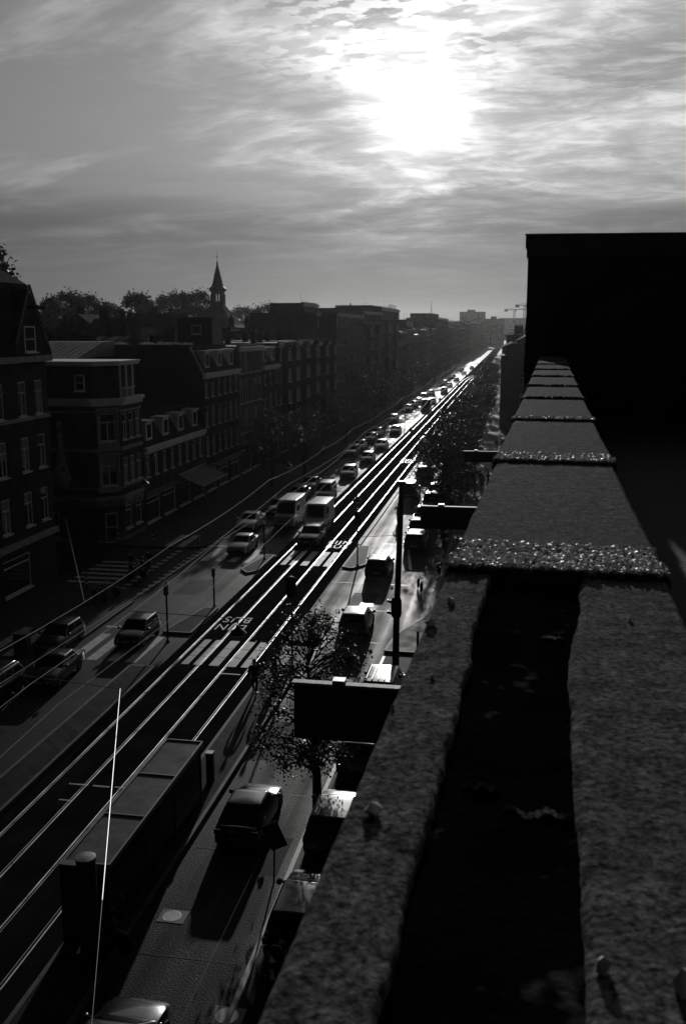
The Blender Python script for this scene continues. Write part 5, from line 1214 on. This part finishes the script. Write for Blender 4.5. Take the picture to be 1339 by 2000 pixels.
for px, py, rot, lb, roll in [(818, 1150, .3, 'bicycle with a big round wheel standing at the end of the pale curved kerb', .12), (560, 1850, .2, 'bicycle parked near the bottom, left one by the dark pavement edge', .1), (552, 1880, .5, 'bicycle parked near the bottom, right in front of the left one', -.1), (520, 1920, .35, 'bicycle parked nearest the bottom edge, close to the parapet', .15), (590, 1800, .1, 'bicycle parked behind the black parked car, below the sign board', .1), (575, 1825, .4, 'bicycle leaning between the two lower rows by the parapet', -.12), (870, 985, 1.2, 'bicycle parked at the first tree of the dense right row', .1), (905, 950, 1.0, 'bicycle parked under the far sign, left of the standing people', -.1), (930, 935, 1.3, 'bicycle parked under the far sign, right of another bicycle', .1), (855, 1120, .2, 'bicycle in the shade right of the big round-wheeled one', .08)]:
    p = at(px, py, 0.12); bicycle(p.x, p.y, 0.12 if p.x > -4.9 else .01, rot, lb, gp, roll)
gp = 'bicycles parked by the shelter and left corner'
for px, py, rot, lb in [(225, 1830, .4, 'bicycle by the round column at the bottom left, upper one'), (215, 1860, 1.2, 'bicycle by the round column at the bottom left, lower one'), (195, 1175, 1.0, 'bicycle at the left corner near the foot of the bright wire'), (215, 1165, 1.3, 'bicycle at the left corner, right of another bicycle')]:
    p = at(px, py, .1); bicycle(p.x, p.y, .2 if px < 230 and py > 1500 else .12, rot, lb, gp)
# ================================================================== tram stop
sh = empty('tram_shelter', (-11.7, 24.0, 0.206), label='long tram shelter with three grey roof panels beside the right rail', cat='shelter')
for i in range(3):
    y0 = i * 2.86
    b = MB(); b.box(-.66, .66, y0 + .04, y0 + 2.82, 2.36, 2.42); b.build('roof_panel', mat('shelter_roof', 0.09, 0.6, var=0.6, vs=2.2, bump=0.15, bs=12, rvar=.1, spec=.06), sh)
b = MB(); b.box(-.72, -.66, 0, 8.6, 2.28, 2.46); b.box(.66, .72, 0, 8.6, 2.28, 2.46)
for i in range(4): b.box(-.66, .66, i * 2.86 - .03, i * 2.86 + .03, 2.28, 2.465)
b.build('roof_frame', GREYM, sh)
for i in range(4):
    for s_ in (-.62, .62):
        b = MB(); b.box(s_ - .03, s_ + .03, i * 2.8 + .05, i * 2.8 + .11, 0, 2.28); b.build('post', DARKM, sh)
for i in range(3):
    b = MB(); b.box(.60, .615, i * 2.8 + .15, i * 2.8 + 2.8, .15, 2.2); b.build('glass_wall', mat('smoked_glass', 0.01, 0.15, spec=.05), sh)
for y in (.04, 8.52): b = MB(); b.box(-.3, .6, y, y + .02, .15, 2.2); b.build('glass_wall', mat('smoked_glass', 0.01, 0.15, spec=.05), sh)
b = MB(); b.box(.15, .55, 1.5, 7, .42, .47); b.box(.3, .4, 2, 2.08, 0, .42); b.box(.3, .4, 6.4, 6.48, 0, .42); b.build('bench', GREYM, sh)
b = MB(); b.box(-.70, -.20, -.28, -.02, 0, 2.5); b.build('timetable_case', DARKM, sh)
col = empty('advertising_column', (-11.2, 22.95, 0.206), label='round dark column with a pale domed cap standing before the tram shelter', cat='column')
b = MB(); b.lathe([(.30, 0), (.30, .1), (.27, .12), (.27, 3.22)], 24); b.build('shaft', BLACKP, col, 40)
b = MB(); b.lathe([(.275, 3.221), (.285, 3.25), (.28, 3.29), (.15, 3.315), (.02, 3.32)], 24); b.build('cap', mat('column_cap', .30, .35, .3, var=.5, vs=5), col, 40)
bo = empty('ticket_post', (-11.3, 34.3, 0.206), label='square dark post with a pale top standing past the end of the tram shelter', cat='post')
b = MB(); b.box(-.13, .13, -.13, .13, 0, 1.2); b.build('shaft', BLACKP, bo)
b = MB(); b.box(-.15, .15, -.15, .15, 1.201, 1.25); b.build('cap', ZINC, bo)
# ================================================================== masts, signals, signs
def signal(x, y, z, h, label, rot=0.0, head_z=None, sz=1.0, gr='traffic signals at the crossings', plate=True, pole_r=.06, lean=None):
    root = empty('traffic_signal', (x, y, z), rot, label=label, cat='traffic signal', group=gr)
    b = MB(); b.cyl((0, 0, 0), (0, 0, h), pole_r, pole_r * .85, 10); b.lathe([(pole_r * 2, 0), (pole_r * 2, .06), (pole_r, .12)], 10); b.build('pole', DARKM, root, 50)
    hz_ = head_z or h - .9 * sz
    if plate:
        b = MB(); rx, rz = .27 * sz, .60 * sz
        pts = [(rx * math.copysign(abs(math.cos(a)) ** .55, math.cos(a)), hz_ + .45 * sz + rz * math.copysign(abs(math.sin(a)) ** .55, math.sin(a))) for a in [2 * PI * k_ / 28 for k_ in range(28)]]
        b.loft([[(p[0], -.10, p[1]) for p in pts], [(p[0], -.07, p[1]) for p in pts]]); b.build('backplate', BLACKP, root)
    b = MB(); b.box(-.15 * sz, .15 * sz, -.069, .14, hz_, hz_ + .92 * sz); b.build('signal_head', BLACKP, root)
    for k_ in range(3):
        zc2 = hz_ + (.16 + .30 * k_) * sz
        b = MB(); b.cyl((0, .1405, zc2), (0, .16, zc2), .10 * sz, n=14); b.build('lens', mat('signal_lens', .05, .2), root)
        b = MB(); rg = [[(.12 * sz * math.cos(a), yy, zc2 + .12 * sz * math.sin(a)) for a in [PI * q / 8 for q in range(9)]] for yy in (.141, .32)]; b.loft(rg, caps=False, closed=False); b.build('visor', BLACKP, root)
    return root
signal(-11.2, 48.3, .0, 5.0, 'traffic signal with a big oval backplate, left of the near tree', sz=1.0, head_z=3.95)
signal(-11.25, 70.6, .13, 4.4, 'traffic signal on the right traffic island, its long shadow on the bright lane', sz=.85, head_z=3.3)
signal(-19.2, 51.2, .0, 3.6, 'traffic signal with a crossbar on the left, by the zebra stripes', sz=.7, head_z=2.8, rot=PI, plate=False)
signal(-18.6, 58.2, .13, 2.6, 'short signal post at the tip of the left traffic island', sz=.6, head_z=2.0, rot=PI, plate=False)
signal(-19.0, 172, .0, 3.6, 'far signal post standing alone by the left lane', sz=.6, head_z=2.9, rot=PI, plate=False)
signal(-18.7, 71.5, .13, 3.0, 'signal post on the left island beside the queueing estate', sz=.6, head_z=2.3, rot=PI, plate=False)
ms = empty('lamp_mast', (-5.62, 47.9, .0), label='tall dark mast with a rounded signal box halfway up, right of the lane', cat='mast')
b = MB(); b.tube([(0, 0, 0), (0.02, 0, 3), (.22, 0, 10.15)], [.19, .165, .135], 14); b.lathe([(.26, 0), (.26, .35), (.19, .45)], 14); b.build('pole', BLACKP, ms, 50)
b = MB(); b.box(.05, .42, -.2, .14, 10.151, 10.27); b.build('top_cap', DARKM, ms)
b = MB(); pts = [(.04 + .27 * math.copysign(abs(math.cos(a)) ** .5, math.cos(a)), 3.75 + .55 * math.copysign(abs(math.sin(a)) ** .5, math.sin(a))) for a in [2 * PI * k_ / 28 for k_ in range(28)]]
b.loft([[(p[0], -.30, p[1]) for p in pts], [(p[0], -.18, p[1]) for p in pts]]); b.box(-.1, .2, -.179, .3, 3.3, 4.2); b.build('signal_box', BLACKP, ms)
for z in (3.45, 4.05): b = MB(); b.tube([(-.23, -.22, z), (-.42, -.2, z + .02), (-.42, .1, z + .05)], [.10, .06, .02], 6); b.build('visor', BLACKP, ms)
sg = empty('sign_board', (at(535, 1722).x, at(535, 1722).y, .0), R(12), label='dark rectangular traffic sign tilted on its post beside the near lane, seen from behind', cat='sign')
b = MB(); b.tube([(0, 0, 0), (.05, 0, 2.15)], .03, 8); b.build('post', DARKM, sg)
b = MB(); b.box(-.27, .27, -.015, .015, -.45, .45, M=Matrix.Translation((.04, -.06, 1.65)) @ Matrix.Rotation(R(-22), 4, 'Y')); b.build('plate', GREYM if 0 else BLACKP, sg)
for i, (px, py, lb) in enumerate([(815, 1272, 'bollard with a ringed top on the tiled corner by the mast'), (170, 1150, 'bollard left of the striped side street crossing'), (232, 1060, 'bollard by the corner house entrance'), (388, 1075, 'bollard on the left pavement above the silver saloon'), (300, 1062, 'bollard right of the corner house')]):
    p = at(px, py, .12); root = empty('bollard', (p.x, p.y, .12), label=lb, cat='bollard', group='street bollards')
    b = MB(); b.lathe([(.09, 0), (.075, .06), (.07, .95), (.085, .96), (.085, 1.0), (.06, 1.02), (.06, 1.06), (.08, 1.08), (.07, 1.15), (.02, 1.18)], 12); b.build('shaft', DARKM, root, 50)
    if i: 
        for z in (.35, .7): b = MB(); b.lathe([(.077, z), (.078, z + .01), (.078, z + .11), (.077, z + .12)], 12); b.build('white_band', WHITEP, root, 50)
p = at(45, 1275, .12); kb = empty('junction_box', (p.x, p.y, .12), label='low grey street cabinet by the left kerb near the picture edge', cat='cabinet')
b = MB(); b.box(-.4, .4, -.25, .25, 0, 1.1); b.build('cabinet', GREYM, kb); b = MB(); b.box(-.44, .44, -.29, .29, 1.101, 1.16); b.build('lid', ZINC, kb)
# ================================================================== wires and hanging lamps
def wire(name, pts, r, label, m=STEEL_D, cat='wire', gr=None):
    b = MB(); b.tube(pts, r, 5); o = b.build(name, m, None, 60, label=label, cat=cat, group=gr); return o
WR = mat('copper_wire', 0.45, 0.38, 1.0)
spans = [8, 28, 50, 73.6, 93.5, 115, 140, 166, 195, 228, 265, 310, 360]
stag = [(.35, -.35)[i % 2] for i in range(len(spans))]
def longwire(x, z, sg_, sag):
    pts = []
    for i in range(len(spans) - 1):
        for q in range(6):
            t = q / 6; y = spans[i] + (spans[i + 1] - spans[i]) * t
            pts.append((x + sg_ * (stag[i] * (1 - t) + stag[i + 1] * t), y, z - sag * 4 * t * (1 - t)))
    return pts
wire('contact_wire', longwire(-16.9, 5.7, 1, .06), .012, 'left contact wire zigzagging over the left tram track', WR, gr='tram wires along the street')
wire('contact_wire', longwire(-14.0, 5.7, 1, .06), .012, 'right contact wire zigzagging over the right tram track', WR, gr='tram wires along the street')
wire('feeder_wire', longwire(-18.6, 6.0, .6, .25), .013, 'outermost left wire with a clear kink at each support', WR, gr='tram wires along the street')
wire('feeder_wire', longwire(-15.5, 6.3, -.5, .2), .012, 'wire running between the two contact wires', WR, gr='tram wires along the street')
for i, y in enumerate(spans[2:9]):
    wire('span_wire', [(-31.9, y + 1, 7.6), (-24, y + .6, 6.75), (-16.9, y, 6.35), (-10, y - .4, 6.8), (-.6 if y < 62 else -2.4, y - 1, 7.6)], .012, ['thin cross wire above the near crossing slabs', 'thin cross wire above the far crossing slabs', 'thin cross wire above the minibus roof', 'thin cross wire over the grey people carrier', 'thin cross wire over the middle of the left queue', 'thin cross wire over the signal post far up the lane', 'thin cross wire near the far bunch of traffic'][i], DARKM, gr='span wires across the street')
a, c = at(235, 1345, 6.5), at(200, 1758, 6.5); c = at(200, 1758, 6.5); e = c + (c - a) * ((-.45 - c.x) / (c.x - a.x))
wire('dark_wire_end', [c, e], .006, 'rest of the long bright slanting wire to our wall, blackened as if unlit', BLACKP)  # unlit rest of the wire, its lack of glint put in as black
wire('stay_wire', [a, c], .011, 'long bright slanting wire passing in front of the tram shelter', WR)
wire('cross_arm_wire', [(-31.8, a.y + 3, 7.4), (-20, a.y + 1, 6.6), a], .014, 'dark wire from the left houses to the top of the bright slanting wire', DARKM)
a2 = onY(128, 1012, 66); c2 = at(165, 1175, .5)
wire('stay_wire', [a2, c2], .022, 'short bright stay wire coming down at the left street corner', WR)
lamp_me = None
def hanging_lamp(px, py, z, label, s=1.0):
    global lamp_me
    if lamp_me is None:
        b = MB(); b.lathe([(.03, .32), (.06, .30), (.09, .2), (.22, .12), (.30, .02), (.29, 0)], 14); h_ = b.mesh('hood', DARKM, 50)
        b = MB(); b.lathe([(.27, 0), (.24, -.06), (.15, -.11), (.02, -.13)], 14); g_ = b.mesh('glass', LENS, 50)
        b = MB(); b.tube([(0, 0, .3), (0, 0, .55)], .015, 5); b.tube([(-4, 0, .62), (0, 0, .55), (4, 0, .62)], .012, 4); k_ = b.mesh('hanger', DARKM)
        lamp_me = (h_, g_, k_)
    p = at(px, py, z); root = empty('hanging_lamp', p, label=label, cat='street lamp', group='lamps hung on wires over the street'); root.scale = (s,) * 3
    for nm, me in zip(('hood', 'glass', 'hanger'), lamp_me): link(nm, me, root)
for px, py, lb in [(465, 1238, 'hanging lamp over the tram bed, in front of the near road lettering'), (697, 979, 'hanging lamp over the tram bed, right of the minibus'), (763, 893, 'hanging lamp over the tram bed, next beyond the minibus'), (801, 841, 'hanging lamp over the tram bed, near the first far car'), (834, 802, 'hanging lamp over the rails beside the dark far van'), (859, 781, 'tiny hanging lamp over the rails past the dark far van'), (892, 752, 'farthest hanging lamp over the rails'),
    (283, 945, 'hanging lamp before the corner house, glinting left of the awning'), (505, 877, 'hanging lamp in the bushy left street tree'), (563, 911, 'hanging lamp just under the bushy left street tree'), (613, 838, 'hanging lamp in the slim left street tree'), (690, 802, 'hanging lamp before the third bay-windowed house'), (737, 777, 'hanging lamp before the big flat-roofed block, left one'), (772, 744, 'hanging lamp before the big flat-roofed block, right one'), (820, 731, 'hanging lamp before the long lower row'), (846, 722, 'hanging lamp before the flat-topped far row'), (861, 714, 'hanging lamp above the flat-topped far row cars'), (866, 710, 'hanging lamp close to the antenna block'), (880, 703, 'hazy hanging lamp below the slab tower'), (126, 918, 'hanging lamp before the hipped-roof house, showing one bright line'), (385, 838, 'hanging lamp before the blank gable wall')]:
    hanging_lamp(px, py, 7.4 if py > 700 else 8, lb)
# ================================================================== haze
hz_ = MB(); hz_.box(-1600, 1600, -130, 3350, -1.2, 75)
ho = hz_.build('haze', bpy.data.materials.new('haze'), kind='stuff')
hm = ho.data.materials[0]; hm.use_nodes = True
for n in list(hm.node_tree.nodes):
    if n.type != 'OUTPUT_MATERIAL': hm.node_tree.nodes.remove(n)
pv = hm.node_tree.nodes.new('ShaderNodeVolumePrincipled')
pv.inputs['Color'].default_value = (0.95, 0.95, 0.95, 1); pv.inputs['Density'].default_value = 0.00004
pv.inputs['Anisotropy'].default_value = 0.78
for k_ in ('Density Attribute', 'Color Attribute', 'Temperature Attribute'): pv.inputs[k_].default_value = ''
hm.node_tree.links.new(pv.outputs[0], hm.node_tree.nodes['Material Output'].inputs['Volume'])
